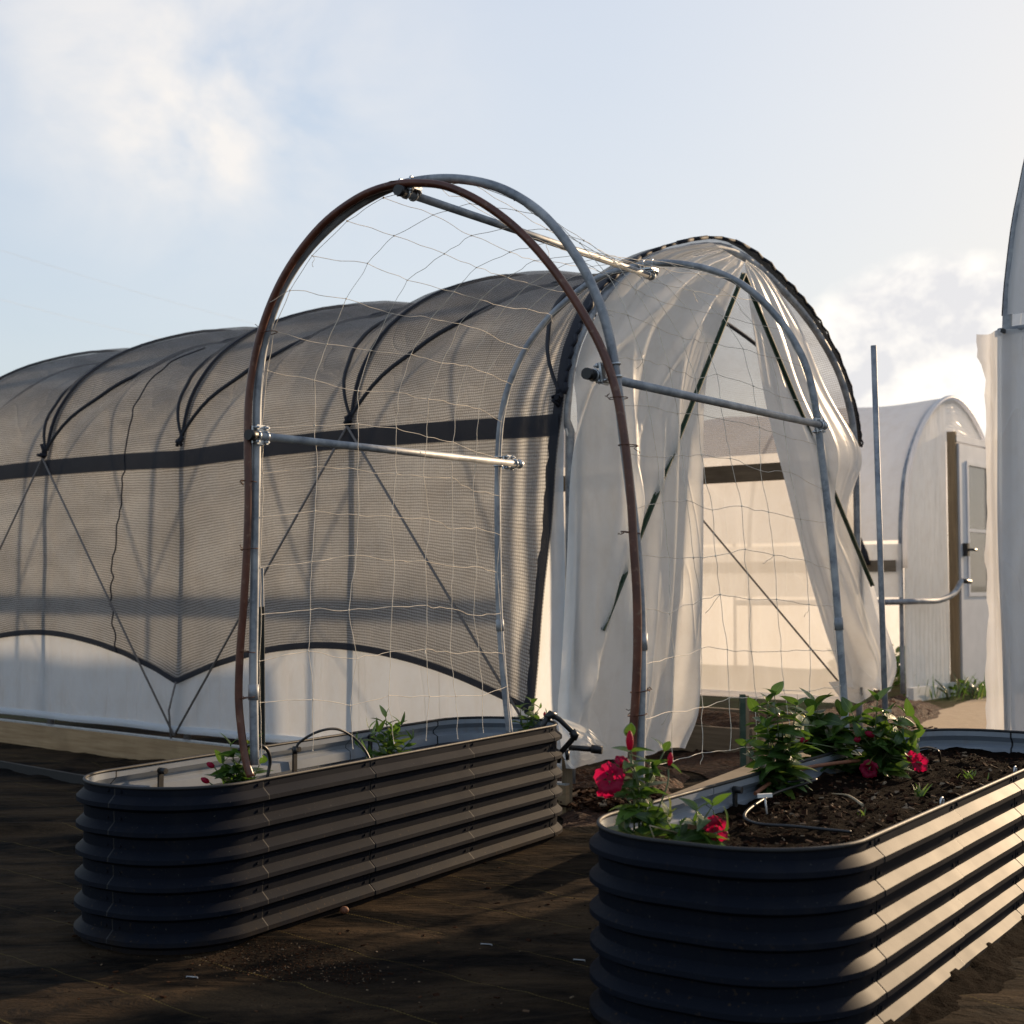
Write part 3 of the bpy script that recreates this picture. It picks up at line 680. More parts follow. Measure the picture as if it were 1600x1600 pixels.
def string(a, b, slack):
    m = (a + b) / 2 + Vector((random.gauss(0, slack), random.gauss(0, slack), random.gauss(0, slack) - slack * .3)); pts = []
    q1 = a.lerp(b, .25) + Vector((random.gauss(0, slack * .8), random.gauss(0, slack * .8), random.gauss(0, slack * .8)))
    q3 = a.lerp(b, .75) + Vector((random.gauss(0, slack * .8), random.gauss(0, slack * .8), random.gauss(0, slack * .8)))
    net.tube(smooth([a, q1, m, q3, b], 8), .00092, 4, False)
for (i, j), p in nodes.items():
    if j < NV: string(p, nodes[i, j + 1], .0020 if i not in (0, NU) else .001)
    if i < NU and not (j < 1): string(p, nodes[i + 1, j], .0026)
    mb_k = random.uniform(.0016, .0026); net.tube([p - Vector((0, 0, mb_k)), p, p + Vector((0, 0, mb_k))], mb_k, 5, True)
    if random.random() < .12:
        w = [p]; dd = Vector((random.uniform(-1, 1), random.uniform(-1, 1), random.uniform(-1.4, .2))) * .009
        for _ in range(5): w.append(w[-1] + dd + Vector((random.gauss(0, .003), 0, random.gauss(0, .003))))
        net.tube(w, .0008, 4)
o = net.build('trellis_net', M_NET); tag(o, 'pale twine trellis netting hung over the hoop arch', 'netting')

# ------------------------------------------------------------------ main polytunnel
P0 = Vector((.24, 6.10, 0)); dT = Vector((-.775, .632, 0)).normalized(); sT = Vector((.632, .775, 0)).normalized(); eT = -dT
W = 2.95; TL = 5.50; BASE = .13
PR = [(0, BASE), (0, 1.0), (0, 1.62), (.012, 1.84), (.09, 2.10), (.33, 2.37), (.80, 2.62), (1.475, 2.78)]
PR = PR + [(W - a, b) for a, b in PR[-2::-1]]
def prof_curve(n=64, pr=PR):
    return smooth([Vector((a, 0, b)) for a, b in pr], n)
PC = prof_curve(70)
def plen(pc):
    L = [0]
    for a, b in zip(pc, pc[1:]): L.append(L[-1] + (b - a).length)
    return L
PLn = plen(PC)
def TP(t, w, z, off=0.): return P0 + dT * t + sT * w + ZU * z
HT = [0., 1.33, 2.70, 4.07, 5.44]
tun = root('polytunnel', 'long polytunnel with open curtained end, shade cloth over it, behind the hoop arch', 'polytunnel', TP(0, W / 2, 0))
for k, t in enumerate(HT):
    MB().tube([TP(t, p.x + (.03 if p.z < 1.7 and p.x < W / 2 else 0), p.z) for p in PC], .021, 12).build('hoop', M_STEEL, tun)
bb = MB(); bb.bar(TP(-.05, -.05, .060), TP(TL + .6, -.05, .060), .045, .15); bo = bb.build('base_board', M_WOOD, tun)
MB().bar(TP(-.05, -.05, .139), TP(TL + .6, -.05, .139), .042, .008).build('clip_rail', M_ZINC, bo)
bb = MB(); bb.bar(TP(.0, W + .05, .10), TP(TL, W + .05, .10), .045, .2); bb.build('base_board', M_WOODG, tun)
bb = MB(); bb.bar(TP(.03, W - .06, 1.72), TP(TL - .02, W - .06, 1.72), .03, .11); bb.build('hip_beam', M_WOODG, tun)
MB().tube([TP(0, W / 2, 2.73), TP(TL, W / 2, 2.73)], .017, 8).build('ridge_pipe', M_STEEL, tun)
# poly film: both sides and roof in one skin
def sag(t, g):
    """roof depression under the crossing ropes; g = 0..1 over the roof from left hip to right hip"""
    if g <= 0 or g >= 1: return 0
    s = 0; e = min(1, g * 6, (1 - g) * 6)
    for k in range(-1, len(HT)):
        h0 = HT[k] if k >= 0 else -1.36
        for c in (h0 + 1.365 * g, h0 + 1.365 * (1 - g)): s = max(s, (.10 + .05 * math.cos(2 * math.pi * g) ** 2 * (1 if g < .4 else 0)) * math.exp(-((t - c) / .25) ** 2) * e)
    return s * min(1, min(abs(t - h) for h in HT) / .34)
gi0 = min(range(len(PC)), key=lambda i: abs(PC[i].z - 1.84) + (9 if PC[i].x > W / 2 else 0)); gi1 = len(PC) - 1 - gi0
def gof(i): return (i - gi0) / (gi1 - gi0)
def pnorm(i):
    a, b = PC[max(0, i - 1)], PC[min(len(PC) - 1, i + 1)]; d = (b - a).normalized(); return Vector((-d.z, 0, d.x))
def skin(t, i, off):
    p = PC[i]; n = pnorm(i); o = off - sag(t, gof(i)); return TP(t, p.x + n.x * o, p.z + n.z * o)
NTt = 200
mb = MB(); mr = MB(); rows = []; rrows = []
for a in range(NTt + 1):
    t = lerp(-.01, TL, a / NTt); row = [TP(t, -.030 - .006 * nz(t * 6, 0, 1.1), .20 + .012 * nz(t * 2, 1, 1))]; rr_ = []
    for i in range(len(PC)):
        p = PC[i]; wr = .010 * nz(t * 2.2 + 3 * p.z, p.z * .9, 3.3) + .006 * nz(t * 6, p.z * 2, 1.1); q = skin(t, i, .028 + wr)
        if p.x < W * .52 and p.z > .24: row.append(q)
        if p.x > W / 2 and .30 < p.z < 1.86: rr_.append(q)
    rows.append(row); rrows.append(rr_)
mb.grid(rows, uvf=lambda i, j: (i / NTt * TL, j * .09)); mb.build('film_cover', M_POLY, tun)
mr.grid(rrows, uvf=lambda i, j: (i / NTt * TL, j * .09)); mr.build('film_wall', M_POLYR, tun)
MB().tube([TP(lerp(-.02, TL, k / 40), -.030, .195 + .012 * nz(lerp(-.02, TL, k / 40) * 2, 1, 1)) for k in range(41)], .021, 10).build('roll_tube', M_POLY, tun)
MB().tube([TP(lerp(.1, TL, k / 40), W + .02, .30) for k in range(41)], .021, 10).build('roll_tube', M_POLYF, tun)
for a_, b_ in ((1.33, 0.), (1.33, 2.70), (4.07, 2.70)): MB().tube([TP(a_, W - .02, 1.70), TP(b_, W - .02, .28)], .006, 6).build('lacing_cord', M_ROPE, tun)
# far end sheet
mb = MB(); rows = []
for i in range(36):
    p = PC[i]; q = PC[len(PC) - 1 - i]; rows.append([TP(TL - .01, lerp(p.x, q.x, j / 16), lerp(p.z, q.z, j / 16)) for j in range(17)])
mb.grid(rows, uvf=lambda i, j: (j * .18, i * .08)); mb.build('end_sheet', M_POLY, tun)

# shade cloth
def shade_bottom(t):
    lo = [(0.16, .43), (2.70, .45), (5.44, .45), (8.2, .45)]
    for (a, za), (b, zb) in zip(lo, lo[1:]):
        if t <= b:
            q = max(0, (t - a) / (b - a)); return lerp(za, zb, q) + .245 * (1 - abs(2 * q - 1) ** 1.9)
    return .45
shade = root('shade_cloth', 'grey brown knitted shade cloth draped over the polytunnel with a scalloped lower hem', 'shade cloth', TP(3, 0, 1))
NS, NLOW = 260, 30
mb = MB(); rows = []; hem = []; front_edge = []
S0 = -.02
for a in range(NS + 1):
    row = []; tt = a / NS
    for j in range(NLOW):
        q = j / NLOW
        t = lerp(S0, TL + .02, tt)
        shift = .17 * (1 - tt) ** 5 * (1 - q) ** 1.0      # the near edge runs in towards the tie at the bottom
        t2 = t + shift; zb = shade_bottom(t2); z = lerp(zb, 1.80, q)
        out = .045 + .012 * nz(t2 * 1.6, z * 1.3, 5) + .010 * math.exp(-((t2 - S0) / .1) ** 2) * math.sin(z * 9) + .012 * nz(t2 * 5 + z, z * .8, 8)
        row.append(TP(t2, -out, z))
    hem.append(row[0])
    t = lerp(S0, TL + .02, tt)
    for i in range(gi0, gi1 + 1): row.append(skin(t, i, .046 + .006 * nz(t * 3, gof(i) * 6, 2)))
    rows.append(row)
vlen = [0.]
for a, b in zip(rows[80], rows[80][1:]): vlen.append(vlen[-1] + (b - a).length)
mb.grid(rows, uvf=lambda i, j: (i / NS * TL, vlen[j])); so = mb.build('cloth_panel', M_SHADE, shade)
def ribbon(pts, dirs, w, name, m, parent, off=.004, nrm=-sT, jag=0.):
    mb = MB(); r = []
    for k, (p, d) in enumerate(zip(pts, dirs)):
        jw = w * (1 + jag * nz(k * .45, 2.2, 1)); r.append([p + nrm * off, p + d * jw * .5 + nrm * (off + .002), p + d * jw + nrm * off])
    mb.grid(r, uvf=lambda i, j: (i * .03, j * .03)); return mb.build(name, m, parent)
ribbon([p - ZU * .004 for p in hem], [ZU] * len(hem), .034, 'hem_band', M_BAND, shade, .006)
mid = [r[NLOW - 3] for r in rows]; ribbon(mid, [ZU] * len(mid), .098, 'hip_band', M_BAND, shade, .007)
ed = rows[0]; edn = []
mbx = MB(); rr = []
for k, p in enumerate(ed):
    jw = .05 + .016 * nz(k * .7, 1, 4); nn = -sT if k < NLOW + 2 else (p - TP(S0, W / 2, 1.3)).normalized()
    rr.append([p + nn * .007, p + dT * jw + nn * .007]); 
mbx.grid(rr); mbx.build('edge_band', M_BAND, shade)
# bunched black clips over the near hoop crown
mbx = MB()
for i in range(gi0, gi1 + 1, 1):
    p = skin(-.015, i, .05); q = skin(-.015, min(i + 1, gi1), .05); mbx.tube([p + eT * .005, (p + q) / 2 + eT * random.uniform(.0, .02), q + eT * .005], random.uniform(.008, .013) * (1 if i < 42 else .55), 6)
mbx.build('clip_edge', M_BAND, shade)
# stitched seam and puckered line
ts = 3.28
sp = [rows[int((ts + .10 * math.sin(j * .16) * .5 + .02 * nz(j * .6, 0, 1) - S0) / (TL + .04) * NS)][j] for j in range(NLOW + 14)]
pts = [p - sT * .008 + Vector((nz(k * .9, 3, 3), 0, 0)) * .012 for k, p in enumerate(sp)]
MB().tube(smooth(pts, 120), .0045, 5).build('stitched_seam', M_BAND, shade)
# straps over the roof, from each hip knot
RP = 'lacing ropes crossing over the shade cloth'
for k in range(4):
    nth = ['at the corner', 'second from right', 'third from right', 'fourth from right', 'farthest left'][k]
    for sp_, rad, words in ((1.365, .011, 'black rope over shade cloth, slanting left from the hip knot '), (-1.365, .012, 'black rope over shade cloth, slanting right from the hip knot ')):
        pts = []
        for i in range(gi0 - 1, gi1 + 1):
            g = max(0, gof(i)); t = HT[k] + sp_ * g
            if t > TL or t < .0: break
            pts.append(skin(t, i, .052))
        if len(pts) > 3: tag(MB().tube(pts, rad, 6, rf=lambda q, r=rad: r * (.75 + .4 * math.sin(q * 3.1))).build('lacing_rope', M_ROPEB), words + nth, 'rope', RP)
    # hoop line pressed against the cloth
    a = TP(HT[k], -.055, 1.83)
    mb = MB(); 
    for _ in range(7): mb.tube([a + Vector((random.gauss(0, .012), random.gauss(0, .012), random.gauss(0, .012))), a + Vector((random.gauss(0, .015), random.gauss(0, .015), random.gauss(0, .022)))], .010, 6)
    mb.build('hip_knot', M_BAND, shade)
for k in range(1, 5):
    pts = [skin(HT[k], i, .044) for i in range(gi0, gi1 + 1)]
    MB().tube(pts, .011, 6).build('hoop_sleeve', M_BAND, shade)
# zigzag lacing inside against the film
def lace(t0, z0, t1, z1, lab, w=.018):
    MB().tube([TP(t0, w, z0), TP((t0 + t1) / 2, w - .004, (z0 + z1) / 2), TP(t1, w, z1)], .0062, 6).build('lacing_cord', M_ROPE, tun)
L_ = 'thin cord slanting across the polytunnel side, '
lace(1.33, 1.80, 0, .16, L_ + 'from the first hip knot down to the right', -.062); lace(1.33, 1.80, 2.70, .16, L_ + 'from the first hip knot down to the left', -.062)
lace(4.07, 1.80, 2.70, .16, L_ + 'left of the tied hem point, rising left', -.062); lace(4.07, 1.80, 5.44, .16, L_ + 'leftmost of those in the picture', -.062)
tag(MB().tube([TP(2.70, -.055, .46), TP(2.74, -.07, .30), TP(2.73, -.06, .14)], .006, 6).build('hem_cord', M_ROPE), 'short cord tying the hem point of the shade cloth to the base board', 'cord')
# end A frame stakes
ap = PL(1161, 425, P0, eT, .012)
def stake_w(px, py, off=.11): return PL(px, py, P0, eT, off)
def tp_stake(a, b, par, nm, lab):
    mb = MB(); mb.bar(a, b, .022, .008, up=eT); mb.bar(a + eT * .010, b + eT * .010, .006, .018, up=eT); o = mb.build(nm, M_STAKE, par); o['label'] = lab; return o
tp_stake(stake_w(1161, 428, .07), stake_w(940, 985, .055), tun, 'end_brace', 'left green stake of the end frame')
tp_stake(stake_w(1161, 428, .07), stake_w(1362, 915, .05), tun, 'end_brace', 'right green stake of the end frame')
MB().tube([TP(0, .0, 1.70), TP(-.0, .42, .78)], .006, 6).build('guy_cord', M_TAG, tun)
# end curtains
def curtain(L, Rr, name, folds, amp, seed, NVv=90, NUu=70, off=.035):
    L = smooth([PL(x, y, P0, eT, off) for x, y in L], NVv); Rr = smooth([PL(x, y, P0, eT, off) for x, y in Rr], NVv); rows = []
    for j in range(NVv + 1):
        v = j / NVv; row = []
        for i in range(NUu + 1):
            u = i / NUu; p = L[j].lerp(Rr[j], u); d = folds(u, v)
            d += .040 * nz(u * 5 + v * 2 + seed, v * 1.3, 1.7) * v + .018 * nz(u * 11 + v * 3, v * 1.8, seed) * v; d = max(-.008, d)
            p = p + eT * d * amp
            p.z += .035 * nz(u * 6, 3, seed) * max(0, v - .8) * 5
            row.append(p)
        rows.append(row)
    w = (L[NVv // 2] - Rr[NVv // 2]).length
    mb = MB(); mb.grid(rows, uvf=lambda j, i: (i / NUu * w, j / NVv * 2.4)); return mb.build(name, M_POLYC, tun)
def tent(x, w): return max(0, 1 - abs(x) / w)
def fl(u, v):   # pleats fanning from the crown
    e = min(1, v * 2.2)
    k = .050 * tent(u - (.62 - 1.15 * v), .07) * (1 if v < .5 else max(0, 1 - (v - .5) * 8)) * min(1, v * 8) + .035 * tent(u - (.95 - .9 * v), .05) * min(1, v * 6)
    k += .045 * tent(u - (.30 + .35 * (v - .3)), .05) * max(0, min(1, (v - .3) * 5)) + .040 * tent(u - (.66 - .18 * (v - .4)), .04) * max(0, min(1, (v - .35) * 5)) + .03 * tent(u - (.12 + .1 * v), .04) * v
    return k + .75 * e * (.045 * math.exp(-((u - .36 - .1 * v) / .05) ** 2) + .055 * math.exp(-((u - .72 - .07 * v) / .06) ** 2) + .03 * math.sin(u * 19 + v * 2) * v + .11 * max(0, u - .86) * 7 * v * v * .5)
cl_ = curtain([(1112, 379), (1040, 392), (985, 425), (940, 478), (905, 545), (890, 620), (886, 760), (882, 900), (874, 1040), (868, 1120), (880, 1200)],
        [(1163, 410), (1150, 440), (1128, 500), (1108, 570), (1098, 640), (1093, 720), (1090, 820), (1086, 930), (1080, 1030), (1074, 1110), (1050, 1168)], 'end_curtain', fl, 1., 2.)
cl_['label'] = 'left curtain of milky film'
def fr_(u, v): e = min(1, v * 2.2); return .035 * tent(u - (.2 + .3 * v), .08) * e + .03 * tent(u - (.75 - .3 * v), .07) * e + .8 * e * (.05 * math.exp(-((u - .45) / .09) ** 2) + .04 * math.sin(u * 11 + 1) * v + .09 * math.exp(-(((v - .42) / .10) ** 2)) * u)
cr_ = curtain([(1164, 412), (1168, 450), (1178, 520), (1190, 600), (1206, 680), (1226, 760), (1246, 840), (1264, 910), (1284, 980), (1303, 1040), (1312, 1074)],
        [(1166, 405), (1205, 438), (1250, 512), (1290, 610), (1332, 700), (1330, 762), (1326, 820), (1352, 880), (1376, 960), (1400, 1035), (1392, 1080)], 'end_curtain', fr_, 1., 6.)
cr_['label'] = 'right curtain of milky film'
# loose flaps
def flap(pxs, m, off, par, seed):
    c = sum((Vector(p) for p in pxs), Vector((0, 0))) / len(pxs); pl = [Vector((*p, 0)) for p in pxs] + [Vector((*pxs[0], 0))]; rows = []
    for i in range(13):
        t = i / 12; row = []
        for k in range(49):
            q = Vector((*c, 0)).lerp(sample(pl, (k % 48) / 48), t); row.append(PL(q.x, q.y, P0, eT, off + .03 * nz(q.x * .03, q.y * .03, seed)))
        rows.append(row)
    return MB().grid(rows, uvf=lambda i, j: (i * .05, j * .03)).build('loose_flap', m, par)
flap([(1295, 1066), (1345, 1060), (1370, 1070), (1360, 1088), (1340, 1100), (1312, 1090)], M_POLYC, .02, tun, 1)
flap([(872, 1120), (915, 1135), (945, 1160), (960, 1172), (925, 1192), (893, 1202), (878, 1180)], M_POLYC, .09, tun, 4)
# inside: raised beds along both walls
for w0, w1, lab in ((W - .75, W - .12, 'timber edged bed inside the polytunnel along the far wall'),):
    r = root('timber_bed', lab, 'raised bed', TP(3, (w0 + w1) / 2, 0))
    MB().bar(TP(.35, w0, .085), TP(5.3, w0, .085), .04, .17).build('side_board', M_WOODG, r)
    MB().bar(TP(.35, w0 + .03, .085), TP(.35, w1, .085), .04, .17).build('end_board', M_WOODG, r)
    mb = MB(); rows = []
    for i in range(100):
        t = lerp(.38, 5.25, i / 99); rows.append([TP(t, lerp(w0 + .022, w1, j / 8), .17 + .05 * math.sin(math.pi * j / 8) + .03 * nz(t * 5, j * .8, 2)) for j in range(9)])
    mb.grid(rows, flip=False); mb.build('soil', M_MULCH, r)

# ------------------------------------------------------------------ leaves and plants
def leaf(mb, base, direction, up, L, wd, curl=.35, fold=.25, tw=0.):
    d = direction.normalized(); sd = d.cross(up);
    if sd.length < 1e-4: sd = d.orthogonal()
    sd.normalize(); nn = sd.cross(d).normalized()
    if tw: M = Matrix.Rotation(tw, 3, d); sd = M @ sd; nn = M @ nn
    rows = []; K = 7
    for i in range(K + 1):
        t = i / K; w = wd * math.sin(math.pi * min(1, t ** .8 * .97 + .02)) ** .8 * (1 - .25 * t)
        c = base + d * (L * t) - nn * (curl * L * t * t) ; rows.append([c - sd * w + nn * fold * w, c, c + sd * w + nn * fold * w])
    mb.grid(rows, uvf=lambda i, j: (j / 2, i / K))
def flower(parent, c, face, size=.036):
    size *= .78
    face = face.normalized(); u = face.orthogonal().normalized(); v = face.cross(u); mb = MB()
    for k in range(5):
        a0 = 2 * math.pi * k / 5 + random.uniform(-.08, .08); rows = []
        for i in range(7):
            t = i / 6; row = []
            for j in range(9):
                s = (j / 8 - .5) * 2; half = (.16 + .62 * math.sin(min(1., t * 1.15) * math.pi * .55)) if t < .9 else .66
                a = a0 + s * half + .25 * t; rr = size * (.10 + .95 * t) * (1 - .16 * s * s * t + .05 * math.sin(a * 13))
                h = -size * .75 * (1 - t) ** 2 + size * (.10 * math.sin(s * 3 + k) * t - .28 * t * t * t + .06 * (k % 2) + .05 * math.sin(9 * s + k) * t)
                row.append(c + u * math.cos(a) * rr + v * math.sin(a) * rr + face * h)
            rows.append(row)
        mb.grid(rows)
    mb.tube([c - face * size * 2.0, c - face * size * 1.2, c - face * size * .55], .005, 8, rf=lambda q: size * (.10 + .16 * q))
    return mb.build('flower', M_PETAL, parent)
def bud(parent, a, b, r=.007):
    return MB().tube([a.lerp(b, q / 6) for q in range(7)], r, 8, rf=lambda q: r * (.25 + .9 * math.sin(math.pi * min(1, q * .9 + .08)) ** .8)).build('flower_bud', M_PETAL, parent)
def plant(label, base, stems, leafL=.062, leafW=.015, seed=1, name='flowering_plant', cat='plant', every=.030, lean=.5):
    random.seed(seed); r = root(name, label, cat, base, 'flowering plants in the planters'); fm, sm = MB(), MB(); tips = []
    for (dx, dy, h) in stems:
        top = base + Vector((dx, dy, h)); ctl = base + Vector((dx * .35 + random.uniform(-.02, .02), dy * .35, h * .55)); pts = smooth([base + Vector((random.uniform(-.02, .02), random.uniform(-.02, .02), -.02)), ctl, top], 16)
        sm.tube(pts, .003, 6, rf=lambda q: .0036 - .002 * q); tips.append(top)
        Ls = plen(pts)[-1]; n = max(3, int(Ls / every)); a = random.uniform(0, 3)
        for k in range(1, n + 1):
            p = sample(pts, k / n); dr = (sample(pts, min(1, k / n + .05)) - sample(pts, k / n - .05)).normalized(); a += math.pi / 2 + random.uniform(-.3, .3)
            for q in (0, math.pi):
                out = Vector((math.cos(a + q), math.sin(a + q), 0)); sc = random.uniform(.8, 1.35) * (1.0 - .35 * (k / n) ** 3)
                dd = out + ZU * (lean * random.uniform(.3, 1.5) + (1.0 if k == n else 0)) ; leaf(fm, p, dd, dr, leafL * sc, leafW * sc * random.uniform(.85, 1.25), random.uniform(.1, .7), random.uniform(.05, .45), random.uniform(-.5, .5))
    sm.build('stem', M_STEM, r); fm.build('foliage', M_LEAF, r); return r, tips
def onbed(b, a, n, z): return b.P(a, n, z)
def at_px(px, py, y): return D(px, py, y)
# left planter
def bed_px(b, px, n, z):
    lo, hi = b.a0, b.a1
    for _ in range(40):
        m = (lo + hi) / 2; p = b.P(m, n, z); q = p.x / (p.y * math.cos(PITCH) + (z - CAMZ) * math.sin(PITCH)) * F + 800
        if q < px: lo = m
        else: hi = m
    return p
pA = bed_px(BL, 372, -.16, .34)
r, t = plant('low plant with two closed magenta buds at the foot of the brown tube', pA, [(-.05, .02, .13), (.02, .0, .14), (.0, .05, .15), (.06, .02, .13), (-.03, .03, .18), (.03, .04, .17)], .066, .022, 11)
b1 = at_px(323, 1192, pA.y); bud(r, b1 + Vector((.022, 0, -.012)), b1, .0075); b2 = at_px(314, 1216, pA.y); bud(r, b2 + Vector((.024, 0, -.012)), b2, .0075)
MB().tube([pA + Vector((-.02, 0, .05)), b1 + Vector((.022, 0, -.012))], .002, 5).build('stem', M_STEM, r); MB().tube([pA + Vector((-.02, 0, .03)), b2 + Vector((.024, 0, -.012))], .002, 5).build('stem', M_STEM, r)
pB = bed_px(BL, 603, -.24, .345)
plant('bright green young plant without flowers in the middle of the left planter', pB, [(-.06, .0, .15), (.05, .02, .16), (.0, -.02, .19), (.09, .0, .11), (-.03, .05, .13), (.02, .05, .14), (-.10, 0, .09)], .072, .013, 12, lean=.9)
pC = bed_px(BL, 824, -.20, .345)
r, t = plant('small leafy plant at the far end of the left planter beside the black pipe elbow', pC, [(-.03, 0, .15), (.05, .0, .15), (.08, .03, .12), (.02, .0, .17)], .055, .015, 13)
q = D(851, 1112, pC.y); bud(r, q - ZU * .02, q, .005)
# right planter
pD = D(1000, 1290, BR.P(-.08, -.42).y); pD.z = .37
r, t = plant('tall plant with large magenta blooms climbing at the foot of the nearer hoop', pD, [(.03, 0, .20), (.06, .02, .24), (-.05, .01, .16), (-.02, .03, .27), (.02, -.03, .12), (-.04, -.05, .07), (.06, -.05, .10)], .070, .019, 21)
q = D(951, 1216, pD.y - .03); flower(r, q, Vector((-.25, -1, .15)), .046); q2 = D(945, 1243, pD.y - .01); flower(r, q2, Vector((-.2, -.6, -.9)), .026)
q3 = D(972, 1186, pD.y); flower(r, q3, Vector((.1, -.5, .9)), .023); q4 = D(984, 1172, pD.y); bud(r, q4, q4 + ZU * .045, .008); q5 = D(1046, 1196, pD.y); bud(r, q5, q5 + ZU * .03 + X * .004, .006)
for a, b in ((pD + ZU * .12, q), (pD + ZU * .14, q3), (pD + ZU * .16, q4), (pD + Vector((.04, 0, .1)), q5)): MB().tube(smooth([a, (a + b) / 2 + Vector((random.uniform(-.01, .01), 0, .01)), b + Vector((0, .02, -.01))], 8), .0022, 5).build('stem', M_STEM, r)
pE = D(1075, 1300, BR.P(-.08, -.34).y); pE.z = .38
r, t = plant('low spreading plant with one magenta bloom lying near the rim of the right planter', pE, [(.02, .0, .10), (.06, .02, .11), (-.05, 0, .08), (.08, -.02, .06), (-.02, -.03, .05)], .072, .019, 22, lean=.3)
q = D(1122, 1296, pE.y - .02); flower(r, q, Vector((.15, -1, .2)), .036); q6 = D(1115, 1280, pE.y); flower(r, q6, Vector((-.2, -.6, .7)), .019)
q = D(1025, 1318, pE.y - .03); MB().tube([pE + Vector((-.02, 0, .05)), D(1015, 1290, pE.y - .03), q], .002, 5).build('stem', M_DRY, r); bud(r, q, q - ZU * .015, .004)
MB().tube([pE + ZU * .03, (pE + D(1122, 1296, pE.y)) / 2 + ZU * .02, D(1122, 1296, pE.y)], .0022, 5).build('stem', M_STEM, r)
pF = D(1212, 1262, BR.P(.95, -.50).y); pF.z = .38
plant('bushy dark green plant without flowers in the middle of the netting side', pF, [(-.05, .02, .24), (.0, 0, .29), (.07, .02, .26), (-.09, .0, .14), (.09, 0, .16), (.03, .04, .22), (-.03, -.04, .20), (.04, -.03, .12), (-.02, 0, .27), (.10, .02, .23)], .078, .022, 23, every=.034)
pG = D(1298, 1200, BR.P(1.55, -.52).y); pG.z = .38
plant('broad leaved green plant at the foot of the farther hoop', pG, [(-.05, .0, .20), (.04, .02, .18), (-.09, 0, .17), (.0, -.02, .12), (.08, 0, .10), (-.04, .03, .22)], .105, .034, 24, every=.034)
pH = D(1370, 1212, BR.P(1.55, -.40).y); pH.z = .38
r, t = plant('wide leafy plant with several magenta blooms at the far end of the right planter', pH, [(-.08, .0, .20), (.04, .02, .18), (.10, 0, .19), (.0, -.02, .24), (.13, 0, .10), (-.14, 0, .12), (.05, -.05, .10), (.0, .04, .15), (-.05, -.04, .12), (.15, .02, .14), (.12, -.02, .06)], .085, .028, 25, every=.034)
for (x, y, s, fx) in ((1358, 1202, .038, -.2), (1440, 1192, .038, .3), (1425, 1182, .024, 0)):
    q = D(x, y, pH.y - .08); flower(r, q, Vector((fx, -1, .1)), s); MB().tube([pH + ZU * .06, (pH + q) / 2 + ZU * .03, q], .0022, 5).build('stem', M_STEM, r)
for (x, y, dx) in ((1366, 1150, -.03), (1250, 1158, .03), (1335, 1158, .02)):
    q = D(x, y, pH.y - .05); bud(r, q, q + Vector((dx, 0, .012)), .009); MB().tube([pH + ZU * .08, (pH + q) / 2 + ZU * .03, q], .002, 5).build('stem', M_STEM, r)
for k, (x, y, yy, lab) in enumerate(((1436, 1245, 1.2, 'thin grassy seedling on bare soil in the middle of the right planter'), (1515, 1215, 1.7, 'tuft of tiny seedlings near the far end of the right planter'), (1348, 1275, .9, 'tiny yellow green seedling by the drip line in the right planter'))):
    p = Z(x, y, .385); random.seed(40 + k); r = root('seedling', lab, 'seedling', p); fm = MB()
    for _ in range(16 if k != 2 else 5):
        a = random.uniform(0, 6.28); bp = p + Vector((random.gauss(0, .03 if k == 1 else .008), random.gauss(0, .03 if k == 1 else .008), 0)); leaf(fm, bp, Vector((math.cos(a) * .6, math.sin(a) * .6, 1)), Vector((math.sin(a), -math.cos(a), .1)), random.uniform(.02, .05) * (1 if k == 0 else .6), .0028, .4, .2)
    fm.build('foliage', M_LEAF, r)
# sprouts inside the tunnel, grasses outside
for k, (t, h, lab) in enumerate(((3.9, .10, 'leftmost'), (3.0, .09, 'second from left'), (2.2, .11, 'third from left'), (1.3, .09, 'rightmost'))):
    p = TP(t, W - .55, .22); random.seed(60 + k); r = root('sprout', 'small green sprout in the bed inside the polytunnel, %s of four' % lab, 'sprout', p, 'sprouts inside the polytunnel'); fm = MB()
    for _ in range(14):
        a = random.uniform(0, 6.28); leaf(fm, p + Vector((random.gauss(0, .05), random.gauss(0, .05), -.01)), Vector((math.cos(a), math.sin(a), 1.1)), ZU.cross(Vector((math.cos(a), math.sin(a), 0))) * 1. + ZU * .1, random.uniform(.05, .12), .016, .5, .2)
    fm.build('foliage', M_LEAF, r)

# ------------------------------------------------------------------ stakes, pole, pipes and drip lines
gp = root('t_post', 'dark green fence post with a bare steel top behind the left foot of the arch', 'post', Z(403, 1165, .33) * 1.0)
y_ = BL.P(.10, -.30).y
a = D(408, 1175, y_); b = D(407, 948, y_); c = D(406, 888, y_)
m_ = MB(); m_.bar(a, b, .024, .006, up=Y); m_.bar(a - Y * .008, b - Y * .008, .005, .014, up=Y); m_.build('shaft', simple('dark_green_paint', (.006, .014, .012), .5), gp)
m_ = MB(); m_.bar(b, c, .022, .007, up=Y); m_.bar(b - Y * .009, c - Y * .009, .005, .014, up=Y); m_.build('bare_top', M_STEEL, gp)
pp0 = D(1384, 1135, 5.95); pp1 = D(1365, 540, 5.95); pb = pp0 + (pp0 - pp1).normalized() * (pp0.z / ((pp1 - pp0).normalized().z)); 
pole = tag(MB().tube([pb - ZU * .02, pp1], .0125, 14, origin=None) if False else MB().tube([pb, pp1], .0125, 14).build('steel_pole', M_STEEL), 'single bare galvanised pole standing upright behind the right planter', 'pole')
y_ = 6.6
for (x, ya, yb, m, w, lab) in ((1160, 1085, 1172, M_STAKE, .026, 'short dark green stake behind the netting'), (1167, 1087, 1180, M_WOODV, .018, 'short pale wooden stake against the green one')):
    a = D(x, ya, y_); b = Vector((a.x, a.y, 0)); mb = MB(); mb.bar(b, a, w, w, up=Y); tag(mb.build('short_stake', m), lab, 'stake')
